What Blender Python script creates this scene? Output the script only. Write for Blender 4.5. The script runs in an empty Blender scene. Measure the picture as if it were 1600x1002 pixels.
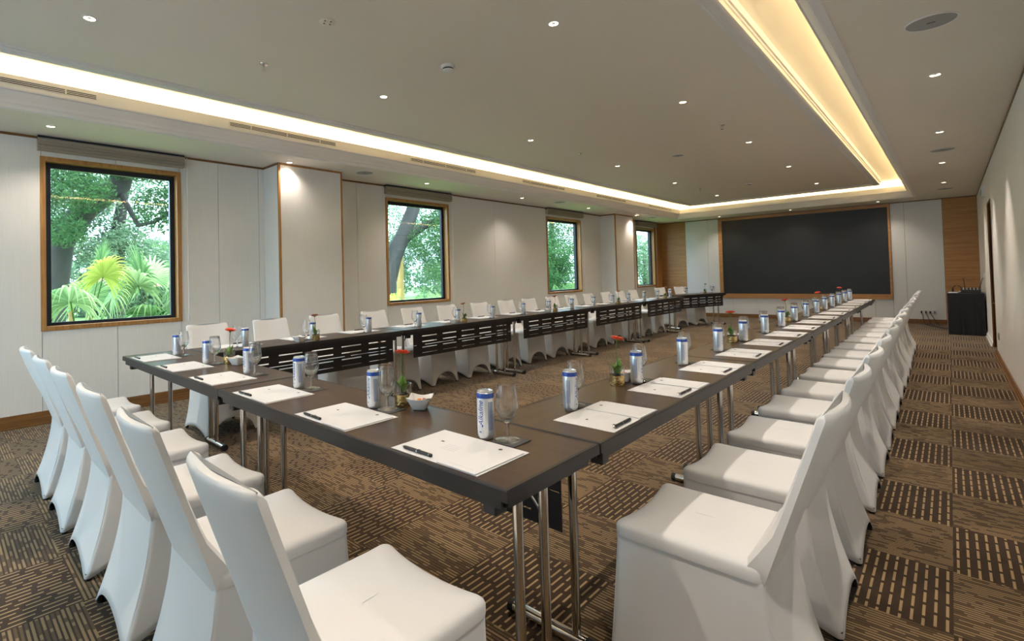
import bpy, bmesh, math, random
from mathutils import Vector, Matrix, noise
random.seed(7)
SC = bpy.context.scene
COL = SC.collection
PI = math.pi
# ---------------------------------------------------------------- camera
cam_d = bpy.data.cameras.new('camera'); cam = bpy.data.objects.new('camera', cam_d); COL.objects.link(cam)
FPX, CX, CY = 793.2, 713.3, 415.6
cam_d.sensor_fit = 'HORIZONTAL'; cam_d.sensor_width = 36.0
cam_d.lens = FPX/1600*36.0
cam_d.shift_x = (800-CX)/1600; cam_d.shift_y = (CY-501)/1600
cam_d.clip_start = 0.05; cam_d.clip_end = 300
cR = Vector((0.71652072, 0.69711401, -0.02510212)); cU = Vector((0.03327404, 0.00178828, 0.99944467)); cF = Vector((-0.69677177, 0.71695806, 0.02191446))
m = Matrix((cR, cU, -cF)).transposed().to_4x4(); m.translation = Vector((0.7826, -0.9621, 1.2610))
cam.matrix_world = m
SC.camera = cam
# ---------------------------------------------------------------- world, sun, exposure
SC.view_settings.view_transform = 'Standard'; SC.view_settings.look = 'None'
SC.view_settings.gamma = 1.0; SC.view_settings.use_curve_mapping = False
SC.view_settings.exposure = 2.68
W = bpy.data.worlds.new('sky'); SC.world = W; W.use_nodes = True
bg = W.node_tree.nodes['Background']; bg.inputs[0].default_value = (0.62, 0.82, 1.0, 1); bg.inputs[1].default_value = 1.3
sd = bpy.data.lights.new('sun', 'SUN'); sd.energy = 1.9; sd.angle = math.radians(6); sd.color = (1, 0.96, 0.88)
sun = bpy.data.objects.new('sun', sd); COL.objects.link(sun)
sun.rotation_euler = Vector((0.14, 0.42, 0.88)).to_track_quat('Z', 'Y').to_euler()
# room numbers
XL, XR, YN, YF, ZS, ZC = -5.271, 1.216, -3.2, 13.90, 2.672, 2.92
HX0, HX1, HY0, HY1 = -4.43, 0.29, -2.3, 12.98            # opening of the soffit
ZR = 3.04                                                 # top of the lit recess
LED_P, SPOT_P = 1.45, 17.0
WARM = (1.0, 0.72, 0.36)
def area(name, loc, rot, sx, sy, power, color, portal=False, spread=None):
    d = bpy.data.lights.new(name, 'AREA'); d.shape = 'RECTANGLE'; d.size = sx; d.size_y = sy; d.energy = power; d.color = color
    if portal: d.cycles.is_portal = True
    if spread: d.spread = spread
    o = bpy.data.objects.new(name, d); COL.objects.link(o); o.location = loc; o.rotation_euler = rot; return o
# LED strips lying in the cove trough, facing up
LZ = 2.835
lx0, lx1, ly0, ly1 = HX0-0.26, HX1+0.26, HY0-0.26, HY1+0.26
for nm, loc, sx, sy in (('led_strip', (lx0, (ly0+ly1)/2, LZ), 0.03, ly1-ly0), ('led_strip', (lx1, (ly0+ly1)/2, LZ), 0.03, ly1-ly0),
                        ('led_strip', ((lx0+lx1)/2, ly1, LZ), lx1-lx0, 0.03), ('led_strip', ((lx0+lx1)/2, ly0, LZ), lx1-lx0, 0.03)):
    area(nm, loc, (PI, 0, 0), sx, sy, LED_P*max(sx, sy), WARM)
WINS = [(-0.276, 0.934), (3.761, 5.10), (7.99, 9.38), (12.23, 13.42)]
WZ0, WZ1 = 0.852, 2.49
for a, b in WINS:
    area('daylight_portal', (XL-0.22, (a+b)/2, (WZ0+WZ1)/2), (0, -PI/2, 0), WZ1-WZ0, b-a, 1, (1, 1, 1), portal=True)
NW = (-4.3, -1.5, 0.7, 2.45)                                # unseen window added in the near wall for cool daylight on chair backs
area('daylight_portal', ((NW[0]+NW[1])/2, YN-0.22, (NW[2]+NW[3])/2), (PI/2, 0, 0), NW[1]-NW[0], NW[3]-NW[2], 1, (1, 1, 1), portal=True)

# ---------------------------------------------------------------- material helpers
def srgb(r, g, b):
    f = lambda c: (c/255/12.92) if c/255 <= 0.04045 else ((c/255+0.055)/1.055)**2.4
    return (f(r), f(g), f(b), 1)
class NT:
    def __init__(s, name):
        s.m = bpy.data.materials.new(name); s.m.use_nodes = True; s.t = s.m.node_tree; s.p = s.t.nodes['Principled BSDF']
    def n(s, typ, **k):
        x = s.t.nodes.new(typ)
        for a, v in k.items(): setattr(x, a, v)
        return x
    def l(s, a, b): s.t.links.new(a, b)
    def val(s, x, sock):
        if hasattr(x, 'is_linked') or hasattr(x, 'node'): s.l(x, sock)
        else: sock.default_value = x
    def math(s, op, a, b=0.0, c=0.0):
        x = s.n('ShaderNodeMath', operation=op)
        s.val(a, x.inputs[0]); s.val(b, x.inputs[1]); s.val(c, x.inputs[2]); return x.outputs[0]
    def mix(s, fac, a, b):
        x = s.n('ShaderNodeMix', data_type='RGBA'); s.val(fac, x.inputs[0]); s.val(a, x.inputs[6]); s.val(b, x.inputs[7]); return x.outputs[2]
    def coord(s, scale=(1, 1, 1), kind='Object'):
        t = s.n('ShaderNodeTexCoord'); mp = s.n('ShaderNodeMapping'); mp.inputs['Scale'].default_value = scale
        s.l(t.outputs[kind], mp.inputs[0]); return mp.outputs[0]
    def noise(s, vec, scale, detail=3, rough=0.5):
        x = s.n('ShaderNodeTexNoise'); s.l(vec, x.inputs['Vector']); x.inputs['Scale'].default_value = scale; x.inputs['Detail'].default_value = detail
        x.inputs['Roughness'].default_value = rough; return x.outputs[0]
    def bump(s, h, strength=0.3, dist=0.01):
        x = s.n('ShaderNodeBump'); x.inputs['Strength'].default_value = strength; x.inputs['Distance'].default_value = dist
        s.l(h, x.inputs['Height']); s.l(x.outputs[0], s.p.inputs['Normal'])
    def ramp(s, fac, stops):
        x = s.n('ShaderNodeValToRGB'); s.l(fac, x.inputs[0]); e = x.color_ramp.elements
        e[0].position, e[0].color = stops[0]; e[1].position, e[1].color = stops[-1]
        for p, c in stops[1:-1]:
            q = e.new(p); q.color = c
        return x.outputs[0]
def plain(name, col, rough=0.5, metal=0.0, nz=0.0, nscale=20, bump=0.0, spec=0.5, sheen=0.0, emit=None, es=0):
    N = NT(name); p = N.p
    p.inputs['Roughness'].default_value = rough; p.inputs['Metallic'].default_value = metal; p.inputs['Specular IOR Level'].default_value = spec
    p.inputs['Sheen Weight'].default_value = sheen
    v = N.coord()
    nn = N.noise(v, nscale)
    c2 = tuple(max(0, x*(1-nz)) for x in col[:3])+(1,)
    N.l(N.mix(nn, c2, col), p.inputs['Base Color'])
    if bump: N.bump(nn, bump, 0.004)
    if emit: p.inputs['Emission Color'].default_value = emit; p.inputs['Emission Strength'].default_value = es
    return N.m
def wood(name, c1, c2, axis=1, rough=0.4, sc=1.0, streak=22):
    N = NT(name)
    s = [streak, streak, streak]; s[axis] = 1.2
    v = N.coord(tuple(x*sc for x in s))
    n1 = N.noise(v, 1.0, 5, 0.6); v2 = N.coord(tuple(x*sc*4 for x in s)); n2 = N.noise(v2, 1.0, 3, 0.6)
    f = N.math('ADD', N.math('MULTIPLY', n1, 0.7), N.math('MULTIPLY', n2, 0.3))
    N.l(N.ramp(f, [(0.3, c1), (0.52, tuple((a+b)/2 for a, b in zip(c1, c2))), (0.72, c2)]), N.p.inputs['Base Color'])
    N.p.inputs['Roughness'].default_value = rough
    N.bump(n2, 0.08, 0.002)
    return N.m
M = {}
M['soffit'] = plain('painted_ceiling', (0.83, 0.775, 0.70, 1), 0.85, nz=0.03, nscale=3)
M['cove'] = plain('painted_cove', (0.86, 0.84, 0.79, 1), 0.8)
M['crown'] = plain('painted_moulding', (0.80, 0.79, 0.80, 1), 0.55)
def fabric_wall():
    N = NT('wall_fabric'); v = N.coord((120, 120, 4)); n1 = N.noise(v, 1.0, 4)
    N.l(N.mix(n1, (0.76, 0.74, 0.71, 1), (0.84, 0.83, 0.81, 1)), N.p.inputs['Base Color'])
    N.p.inputs['Roughness'].default_value = 0.8; N.bump(n1, 0.08, 0.002); return N.m
M['wall'] = fabric_wall()
M['whitepanel'] = plain('white_panel', (0.74, 0.74, 0.74, 1), 0.45, nz=0.02)
M['gap'] = plain('dark_gap', (0.05, 0.045, 0.04, 1), 0.9)
M['wood'] = wood('oak_veneer', srgb(160, 108, 58), srgb(200, 150, 92), 0, 0.42, 0.9)
M['woodv'] = wood('oak_trim', srgb(150, 100, 50), srgb(196, 146, 84), 2, 0.4, 1.5)
M['wooddk'] = wood('baseboard_wood', srgb(104, 68, 32), srgb(146, 102, 56), 1, 0.4, 1.5)
M['wooddoor'] = wood('door_wood', srgb(110, 66, 30), srgb(140, 90, 45), 2, 0.4, 1.0)
M['darkframe'] = plain('dark_aluminium', (0.015, 0.022, 0.035, 1), 0.35, 0.3)
M['blind'] = plain('taupe_blind_fabric', srgb(178, 166, 150), 0.85, nz=0.1, nscale=60)
M['plastic'] = plain('white_plastic', (0.75, 0.75, 0.74, 1), 0.4)
M['black'] = plain('black_plastic', (0.012, 0.012, 0.013, 1), 0.45)
M['blackcloth'] = plain('black_cloth', (0.008, 0.008, 0.012, 1), 0.9, sheen=0.2)
M['screen'] = plain('led_wall_black', (0.022, 0.020, 0.020, 1), 0.38, nz=0.1, nscale=2, spec=0.4)
M['chrome'] = plain('chrome', (0.62, 0.60, 0.57, 1), 0.14, 1.0)
M['steel'] = plain('black_steel', (0.014, 0.012, 0.011, 1), 0.4, 0.2)
M['edge'] = plain('table_edging', srgb(44, 41, 40), 0.4, spec=0.3)
M['cover'] = plain('spandex_cover', (0.76, 0.76, 0.765, 1), 0.62, nz=0.02, nscale=6, bump=0.03, sheen=0.25)
M['paper'] = plain('paper', (0.70, 0.70, 0.715, 1), 0.6)
M['ink'] = plain('ink', (0.06, 0.06, 0.08, 1), 0.6)
M['greyink'] = plain('grey_ink', (0.55, 0.55, 0.57, 1), 0.6)
M['pen'] = plain('pen_barrel', (0.02, 0.018, 0.018, 1), 0.3)
M['coaster'] = plain('coaster_board', (0.04, 0.04, 0.045, 1), 0.6)
M['can'] = plain('brushed_can', (0.72, 0.74, 0.77, 1), 0.28, 0.75)
M['canwhite'] = plain('can_white_print', (0.80, 0.82, 0.86, 1), 0.35, 0.2)
M['blue'] = plain('can_blue_print', (0.02, 0.07, 0.36, 1), 0.35, 0.1)
M['bluepale'] = plain('can_small_print', (0.18, 0.26, 0.48, 1), 0.4, 0.1)
M['gold'] = plain('hammered_gold', (0.78, 0.56, 0.24, 1), 0.25, 1.0, nz=0.35, nscale=60, bump=0.9)
M['pebble'] = plain('black_pebbles', (0.015, 0.015, 0.018, 1), 0.3)
M['petal'] = plain('orange_petal', (0.85, 0.10, 0.03, 1), 0.55, nz=0.15)
M['petaldry'] = plain('rust_petal', (0.42, 0.12, 0.05, 1), 0.6, nz=0.2)
M['sepal'] = plain('flower_heart', (0.20, 0.06, 0.03, 1), 0.7)
M['stem'] = plain('flower_stem', (0.10, 0.18, 0.03, 1), 0.5)
M['leaf'] = plain('flower_leaf', (0.11, 0.24, 0.03, 1), 0.4, nz=0.3, nscale=30)
M['china'] = plain('white_china', (0.82, 0.82, 0.81, 1), 0.15)
M['candyo'] = plain('orange_wrapper', (0.75, 0.26, 0.05, 1), 0.3)
M['candyy'] = plain('yellow_wrapper', (0.70, 0.50, 0.14, 1), 0.3)
M['candyb'] = plain('dark_blue_wrapper', (0.02, 0.03, 0.10, 1), 0.3)
M['candyr'] = plain('red_wrapper', (0.45, 0.03, 0.02, 1), 0.3)
M['cable'] = plain('cable_rubber', (0.015, 0.013, 0.012, 1), 0.5)
M['lens'] = plain('lamp_lens', (1, 0.9, 0.75, 1), 0.5, emit=(1, 0.80, 0.52, 1), es=3)
M['lensdim'] = plain('lamp_baffle', (0.75, 0.70, 0.62, 1), 0.4)
M['signgreen'] = plain('sign_green', (0.05, 0.30, 0.12, 1), 0.4)
M['rubber'] = plain('rubber', (0.01, 0.01, 0.01, 1), 0.7)
M['mortar'] = plain('exterior_render', (0.6, 0.6, 0.57, 1), 0.9)
def table_top():
    N = NT('walnut_laminate'); v = N.coord((4, 60, 60)); n1 = N.noise(v, 1.0, 5, 0.6)
    N.l(N.ramp(n1, [(0.3, srgb(56, 40, 29)), (0.7, srgb(76, 55, 40))]), N.p.inputs['Base Color'])
    N.p.inputs['Roughness'].default_value = 0.32; N.p.inputs['Specular IOR Level'].default_value = 0.32; return N.m
M['top'] = table_top()
def glassy(name, tint=(0.97, 0.99, 0.98, 1), ior=1.45, rough=0.0, boost=1.0):
    m = bpy.data.materials.new(name); m.use_nodes = True; t = m.node_tree; t.nodes.clear()
    o = t.nodes.new('ShaderNodeOutputMaterial'); mx = t.nodes.new('ShaderNodeMixShader'); tr = t.nodes.new('ShaderNodeBsdfTransparent'); gl = t.nodes.new('ShaderNodeBsdfGlossy')
    tr.inputs[0].default_value = tint; gl.inputs['Roughness'].default_value = rough
    ge = t.nodes.new('ShaderNodeNewGeometry'); dp = t.nodes.new('ShaderNodeVectorMath'); dp.operation = 'DOT_PRODUCT'
    t.links.new(ge.outputs['Incoming'], dp.inputs[0]); t.links.new(ge.outputs['Normal'], dp.inputs[1])
    def mt(op, a, b=0.0):
        q = t.nodes.new('ShaderNodeMath'); q.operation = op; q.use_clamp = op == 'MULTIPLY'
        for i_, v_ in enumerate((a, b)):
            if hasattr(v_, 'links'): t.links.new(v_, q.inputs[i_])
            else: q.inputs[i_].default_value = v_
        return q.outputs[0]
    f0 = ((ior-1)/(ior+1))**2                                   # reflectance grows towards grazing view (Schlick), same on both faces
    pw = mt('POWER', mt('SUBTRACT', 1.0, mt('ABSOLUTE', dp.outputs['Value'])), 5.0)
    fr_ = mt('ADD', f0*boost, mt('MULTIPLY', pw, (1-f0)*0.8)); t.links.new(fr_, mx.inputs[0])
    t.links.new(tr.outputs[0], mx.inputs[1]); t.links.new(gl.outputs[0], mx.inputs[2]); t.links.new(mx.outputs[0], o.inputs[0]); return m
M['pane'] = glassy('window_glass', (0.93, 0.98, 0.97, 1), 1.5)
def real_glass(name):
    m = bpy.data.materials.new(name); m.use_nodes = True; t = m.node_tree; t.nodes.clear()
    o = t.nodes.new('ShaderNodeOutputMaterial'); mx = t.nodes.new('ShaderNodeMixShader'); mx.inputs[0].default_value = 0.8
    tr = t.nodes.new('ShaderNodeBsdfTransparent'); gl = t.nodes.new('ShaderNodeBsdfGlass'); gl.inputs['Roughness'].default_value = 0.0; gl.inputs['IOR'].default_value = 1.47
    t.links.new(tr.outputs[0], mx.inputs[1]); t.links.new(gl.outputs[0], mx.inputs[2]); t.links.new(mx.outputs[0], o.inputs[0]); return m
M['glass'] = real_glass('drinking_glass')
def carpet():
    N = NT('carpet_tiles'); t = N.n('ShaderNodeTexCoord'); s = N.n('ShaderNodeSeparateXYZ'); N.l(t.outputs['Object'], s.inputs[0])
    x, y = s.outputs[0], s.outputs[1]
    tx = N.math('DIVIDE', N.math('SUBTRACT', x, 0.25), 0.5); ty = N.math('DIVIDE', N.math('ADD', y, 0.05), 0.5)
    ix = N.math('FLOOR', tx); iy = N.math('FLOOR', ty); fx = N.math('FRACT', tx); fy = N.math('FRACT', ty)
    par = N.math('PINGPONG', N.math('ADD', ix, iy), 1.0)          # 0 or 1, checkerboard of the two tile directions
    par = N.math('GREATER_THAN', par, 0.5)
    # tile A : short bright dashes running along Y in 20 columns
    ca = N.math('MULTIPLY', fx, 16.0); ci = N.math('FLOOR', ca); cf = N.math('FRACT', ca)
    wn = N.n('ShaderNodeTexWhiteNoise', noise_dimensions='3D'); cb = N.n('ShaderNodeCombineXYZ'); N.l(ci, cb.inputs[0]); N.l(ix, cb.inputs[1]); N.l(iy, cb.inputs[2]); N.l(cb.outputs[0], wn.inputs['Vector'])
    dash = N.math('FRACT', N.math('ADD', N.math('MULTIPLY', fy, 5.0), wn.outputs['Value']))
    on_a = N.math('MULTIPLY', N.math('LESS_THAN', dash, 0.80), N.math('MULTIPLY', N.math('GREATER_THAN', cf, 0.36), N.math('LESS_THAN', cf, 0.63)))
    # tile B : fine pale lines along X broken by dark ticks
    ra = N.math('MULTIPLY', fy, 32.0); ri = N.math('FLOOR', ra); rf = N.math('FRACT', ra)
    cb2 = N.n('ShaderNodeCombineXYZ'); N.l(N.math('MULTIPLY', x, 14.0), cb2.inputs[0]); N.l(N.math('ADD', ri, N.math('MULTIPLY', iy, 50.0)), cb2.inputs[1]); N.l(ix, cb2.inputs[2])
    n2 = N.n('ShaderNodeTexNoise'); n2.inputs['Scale'].default_value = 0.8; n2.inputs['Detail'].default_value = 1; N.l(cb2.outputs[0], n2.inputs['Vector'])
    keep = N.math('GREATER_THAN', n2.outputs[0], 0.46)
    on_b = N.math('MULTIPLY', N.math('GREATER_THAN', rf, 0.42), N.math('ADD', N.math('MULTIPLY', keep, 0.50), 0.20))
    on_b2 = N.math('MULTIPLY', on_b, 1.0)
    on = N.math('ADD', N.math('MULTIPLY', on_a, par), N.math('MULTIPLY', on_b2, N.math('SUBTRACT', 1.0, par)))
    v = N.coord(); big = N.noise(v, 1.6, 2); fine = N.noise(v, 260.0, 2)
    base = N.mix(big, srgb(56, 39, 23), srgb(72, 50, 29)); hi = N.mix(big, srgb(172, 146, 108), srgb(196, 164, 116))
    c = N.mix(on, base, hi); c = N.mix(N.math('MULTIPLY', N.math('SUBTRACT', 1.0, fine), 0.5), c, srgb(44, 33, 22))
    N.l(c, N.p.inputs['Base Color']); N.p.inputs['Roughness'].default_value = 0.95; N.p.inputs['Specular IOR Level'].default_value = 0.1
    N.p.inputs['Sheen Weight'].default_value = 0.15
    h = N.math('ADD', N.math('MULTIPLY', on, 0.6), N.math('MULTIPLY', fine, 0.6)); N.bump(h, 0.5, 0.004); return N.m
M['carpet'] = carpet()
def foliage(name, c1, c2, trans=0.45):
    m = bpy.data.materials.new(name); m.use_nodes = True; t = m.node_tree; t.nodes.clear()
    o = t.nodes.new('ShaderNodeOutputMaterial'); d = t.nodes.new('ShaderNodeBsdfDiffuse'); tl = t.nodes.new('ShaderNodeBsdfTranslucent'); mx = t.nodes.new('ShaderNodeMixShader'); mx.inputs[0].default_value = trans
    g = t.nodes.new('ShaderNodeNewGeometry'); n = t.nodes.new('ShaderNodeTexNoise'); n.inputs['Scale'].default_value = 1.3; n.inputs['Detail'].default_value = 3
    a = t.nodes.new('ShaderNodeMath'); a.operation = 'MULTIPLY_ADD'; a.inputs[1].default_value = 0.4
    r = t.nodes.new('ShaderNodeValToRGB'); r.color_ramp.elements[0].position = 0.35; r.color_ramp.elements[0].color = c1; r.color_ramp.elements[1].position = 0.9; r.color_ramp.elements[1].color = c2
    t.links.new(g.outputs['Position'], n.inputs['Vector']); t.links.new(g.outputs['Random Per Island'], a.inputs[0]); t.links.new(n.outputs[0], a.inputs[2]); t.links.new(a.outputs[0], r.inputs[0])
    t.links.new(r.outputs[0], d.inputs[0]); t.links.new(r.outputs[0], tl.inputs[0]); t.links.new(d.outputs[0], mx.inputs[1]); t.links.new(tl.outputs[0], mx.inputs[2]); t.links.new(mx.outputs[0], o.inputs[0]); return m
M['fol1'] = foliage('tree_leaves', (0.025, 0.065, 0.035, 1), (0.12, 0.24, 0.09, 1))
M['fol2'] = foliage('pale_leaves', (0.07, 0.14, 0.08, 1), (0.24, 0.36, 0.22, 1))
M['fan'] = foliage('fan_palm_leaves', (0.12, 0.25, 0.09, 1), (0.42, 0.55, 0.28, 1), 0.4)
M['fan2'] = foliage('yellow_palm_leaves', (0.35, 0.42, 0.06, 1), (0.70, 0.72, 0.16, 1), 0.4)
M['feather'] = foliage('feather_palm_leaves', (0.05, 0.14, 0.05, 1), (0.22, 0.36, 0.14, 1))
M['bark'] = plain('bark', (0.075, 0.066, 0.06, 1), 0.95, nz=0.5, nscale=9, bump=0.6)
M['bounceground'] = plain('bounce_ground_grey', (0.34, 0.36, 0.38, 1), 0.8, nz=0.1, nscale=2)  # added ground outside the near window, greyed to keep its bounced light cool
M['grass'] = plain('lawn', (0.10, 0.22, 0.05, 1), 0.95, nz=0.5, nscale=4)
def rooftile():
    N = NT('clay_tiles'); v = N.coord((1, 1, 1)); b = N.n('ShaderNodeTexBrick'); N.l(v, b.inputs['Vector']); b.inputs['Scale'].default_value = 5.0
    b.inputs['Color1'].default_value = srgb(214, 160, 128); b.inputs['Color2'].default_value = srgb(188, 132, 100); b.inputs['Mortar'].default_value = srgb(90, 55, 40); b.inputs['Mortar Size'].default_value = 0.06
    N.l(b.outputs[0], N.p.inputs['Base Color']); N.p.inputs['Roughness'].default_value = 0.8; return N.m
M['tile'] = rooftile()
M['postwood'] = wood('pavilion_timber', srgb(176, 130, 72), srgb(220, 180, 110), 2, 0.6)

# ---------------------------------------------------------------- mesh helpers
class B:
    def __init__(s): s.v = []; s.f = []
    def add(s, vs, fs):
        o = len(s.v); s.v += [tuple(v) for v in vs]; s.f += [tuple(i+o for i in f) for f in fs]; return s
    def box(s, x0, x1, y0, y1, z0, z1, M4=None):
        vs = [Vector((x, y, z)) for z in (z0, z1) for y in (y0, y1) for x in (x0, x1)]
        if M4: vs = [M4 @ v for v in vs]
        return s.add(vs, [(0, 2, 3, 1), (4, 5, 7, 6), (0, 1, 5, 4), (2, 6, 7, 3), (0, 4, 6, 2), (1, 3, 7, 5)])
    def rings(s, rings, cap0=True, cap1=True, closed=True):
        n = len(rings[0]); vs = [p for r in rings for p in r]; fs = []
        for i in range(len(rings)-1):
            for j in range(n if closed else n-1):
                k = (j+1) % n; fs.append((i*n+j, i*n+k, (i+1)*n+k, (i+1)*n+j))
        if cap0: fs.append(tuple(range(n))[::-1])
        if cap1: fs.append(tuple(range((len(rings)-1)*n, len(rings)*n)))
        return s.add(vs, fs)
    def lathe(s, prof, n=24, c=(0, 0, 0), cap0=True, cap1=True):
        return s.rings([[(c[0]+r*math.cos(2*PI*k/n), c[1]+r*math.sin(2*PI*k/n), c[2]+z) for k in range(n)] for r, z in prof], cap0, cap1)
    def tube(s, pts, rad, n=8, cap=True):
        pts = [Vector(p) for p in pts]; R = rad if isinstance(rad, (list, tuple)) else [rad]*len(pts); rs = []
        ref = Vector((0, 0, 1)) if abs((pts[1]-pts[0]).normalized().z) < 0.9 else Vector((1, 0, 0))
        for i, p in enumerate(pts):
            d = (pts[min(i+1, len(pts)-1)]-pts[max(i-1, 0)]).normalized(); a = d.cross(ref).normalized(); b = d.cross(a).normalized();
            rs.append([p+(a*math.cos(2*PI*k/n)+b*math.sin(2*PI*k/n))*R[i] for k in range(n)])
        return s.rings(rs, cap, cap)
    def build(s, name, mat, parent=None, smooth=None, bevel=0, solid=0, xf=None):
        me = bpy.data.meshes.new(name); vs = s.v if xf is None else [tuple(xf @ Vector(v)) for v in s.v]
        me.from_pydata(vs, [], s.f); me.materials.append(M[mat] if isinstance(mat, str) else mat)
        bm = bmesh.new(); bm.from_mesh(me)
        if all(len(f) < 200 for f in s.f) and len(s.f) < 6000: bmesh.ops.recalc_face_normals(bm, faces=bm.faces)
        bm.to_mesh(me); bm.free()
        if smooth is not None:
            me.polygons.foreach_set('use_smooth', [True]*len(me.polygons))
            if smooth < 179: me.set_sharp_from_angle(angle=math.radians(smooth))
        o = bpy.data.objects.new(name, me); COL.objects.link(o)
        if parent: o.parent = parent
        if solid:
            q = o.modifiers.new('thickness', 'SOLIDIFY'); q.thickness = solid; q.offset = -1
        if bevel:
            q = o.modifiers.new('bevel', 'BEVEL'); q.width = bevel; q.segments = 2; q.limit_method = 'ANGLE'
        return o
def box(name, mat, x0, x1, y0, y1, z0, z1, parent=None, bevel=0):
    return B().box(x0, x1, y0, y1, z0, z1).build(name, mat, parent, None, bevel)
def struct(o):
    o['kind'] = 'structure'; return o
def thing(name, label, cat, loc=(0, 0, 0), rz=0.0, group=None):
    o = bpy.data.objects.new(name, None); COL.objects.link(o); o.empty_display_size = 0.1
    o.location = loc; o.rotation_euler = (0, 0, rz); o['label'] = label; o['category'] = cat
    if group: o['group'] = group
    return o
def tag(o, label, cat, group=None):
    o['label'] = label; o['category'] = cat
    if group: o['group'] = group
    return o
def dup(root, loc=None, rz=None, label=None, group=None, parent=None):
    r = root.copy(); COL.objects.link(r)
    if parent: r.parent = parent
    if loc is not None: r.location = loc
    if rz is not None: r.rotation_euler = (root.rotation_euler.x, root.rotation_euler.y, rz)
    if label: r['label'] = label
    if group: r['group'] = group
    for ch in list(root.children): dup(ch, parent=r)
    return r
class Proto:
    """first placement moves the original, later ones copy it"""
    def __init__(s, o): s.o = o; s.used = False
    def put(s, loc, rz, label, group=None, scale=None):
        if s.used: r = dup(s.o, loc, rz, label, group)
        else:
            r = s.o; s.used = True; r.location = loc; r.rotation_euler.z = rz; r['label'] = label
            if group: r['group'] = group
        r.scale = scale or (1, 1, 1)
        return r
ORD = ['first', 'second', 'third', 'fourth', 'fifth', 'sixth', 'seventh', 'eighth', 'ninth', 'tenth', 'eleventh', 'twelfth', 'thirteenth', 'fourteenth', 'fifteenth']

# ================================================================ THE ROOM
struct(box('floor', 'carpet', XL-0.3, XR+0.3, YN-0.3, YF+0.3, -0.12, 0.0))
# ---- ceiling : soffit ring, recess, central panel
c = B()
T = 3.35
c.box(XL-0.3, HX0, YN-0.3, YF+0.3, ZS, ZS+0.03); c.box(HX1, XR+0.3, YN-0.3, YF+0.3, ZS, ZS+0.03)
c.box(HX0, HX1, HY1, YF+0.3, ZS, ZS+0.03); c.box(HX0, HX1, YN-0.3, HY0, ZS, ZS+0.03)
ceil = struct(c.build('ceiling', 'soffit'))
def frame_sweep(x0, x1, y0, y1, prof, inward=True):
    s = 1 if inward else -1; rs = []
    for d, z in prof:
        d *= s; rs.append([(x0+d, y0+d, z), (x1-d, y0+d, z), (x1-d, y1-d, z), (x0+d, y1-d, z)])
    return B().rings(rs, False, False)
crown = frame_sweep(HX0, HX1, HY0, HY1, [(-0.05, ZS-0.003), (-0.03, ZS-0.010), (-0.022, ZS-0.010), (-0.018, ZS-0.004), (0.0, ZS-0.004), (0.006, 2.680), (0.010, 2.692), (0.022, 2.700), (0.026, 2.712), (0.045, 2.735), (0.066, 2.768), (0.078, 2.786), (0.092, 2.790), (0.094, 2.800)])
struct(crown.build('trim_1', 'crown', None, 40))
face = frame_sweep(HX0, HX1, HY0, HY1, [(0.088, 2.796), (0.088, 2.905), (0.074, 2.905), (0.074, 2.815), (-0.36, 2.815), (-0.36, ZR)])
struct(face.build('trim_2', 'cove'))
cc = B().box(XL-0.3, XR+0.3, YN-0.3, YF+0.3, ZR, ZR+0.35)
struct(cc.build('ceiling_recess', 'cove', ceil))
CX0, CX1, CY0, CY1 = -3.88, -0.17, -1.75, 12.28
struct(box('ceiling_panel', 'soffit', CX0+0.03, CX1-0.03, CY0+0.03, CY1-0.03, ZC, ZR, ceil))
rim = frame_sweep(CX0, CX1, CY0, CY1, [(0.12, ZC), (0.115, ZC-0.012), (0.095, ZC-0.016), (0.085, ZC-0.026), (0.02, ZC-0.032), (0.0, ZC-0.024), (0.0, ZC+0.008), (-0.010, ZC+0.012), (-0.010, ZC+0.026), (-0.022, ZC+0.030), (-0.022, ZC+0.046), (-0.005, ZC+0.05), (-0.005, ZR)])
struct(rim.build('trim_3', 'crown', None, 30))
# ---- left wall with four window openings, faced with fabric panels
TH = 0.16
def wall_with_holes(axis, pos, out, a0, a1, z0, z1, holes):
    """slab on plane axis=pos, thick TH towards out, holes = [(a,b,zlo,zhi)]"""
    b = B(); lo, hi = (pos-TH, pos) if out < 0 else (pos, pos+TH)
    def bx(p, q, r, s):
        if q-p < 1e-4 or s-r < 1e-4: return
        if axis == 'x': b.box(lo, hi, p, q, r, s)
        else: b.box(p, q, lo, hi, r, s)
    cur = a0
    for (p, q, r, s) in sorted(holes):
        bx(cur, p, z0, z1); bx(p, q, z0, r); bx(p, q, s, z1); cur = q
    bx(cur, a1, z0, z1); return b
allw = WINS+[]
holesL = [(a+0.035, b-0.035, WZ0+0.035, WZ1-0.035) for a, b in allw]
wl = struct(wall_with_holes('x', XL-0.014, -1, YN-0.15, YF+0.15, -0.1, ZR, holesL).build('wall_left', 'gap'))
COLS = [(1.877, 2.750, 'column_near'), (10.30, 11.25, 'column_far')]
XC = -4.876
g = 0.0022
def panelL(y0, y1, z0=0.118, z1=ZS-0.022, mat='wall'):
    struct(box('wall_panel', mat, XL-0.016, XL, y0+g, y1-g, z0, z1, wl))
edges = [(-3.2, -2.4), (-2.4, -1.3), (-1.3, WINS[0][0]+0.01), (WINS[0][1]-0.01, 1.331), (1.331, 1.81), (1.81, 1.877), (2.75, 3.25), (3.25, WINS[1][0]+0.01), (WINS[1][1]-0.01, 6.3), (6.3, WINS[2][0]+0.01), (WINS[2][1]-0.01, 10.30), (11.25, WINS[3][0]+0.01)]
for a, b in edges: panelL(a, b)
for a, b in WINS:
    mid = (a+b)/2
    for p, q in ((a+0.01, mid), (mid, b-0.01)):
        panelL(p, q, 0.118, WZ0+0.008); panelL(p, q, WZ1-0.008, ZS-0.022)
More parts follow.
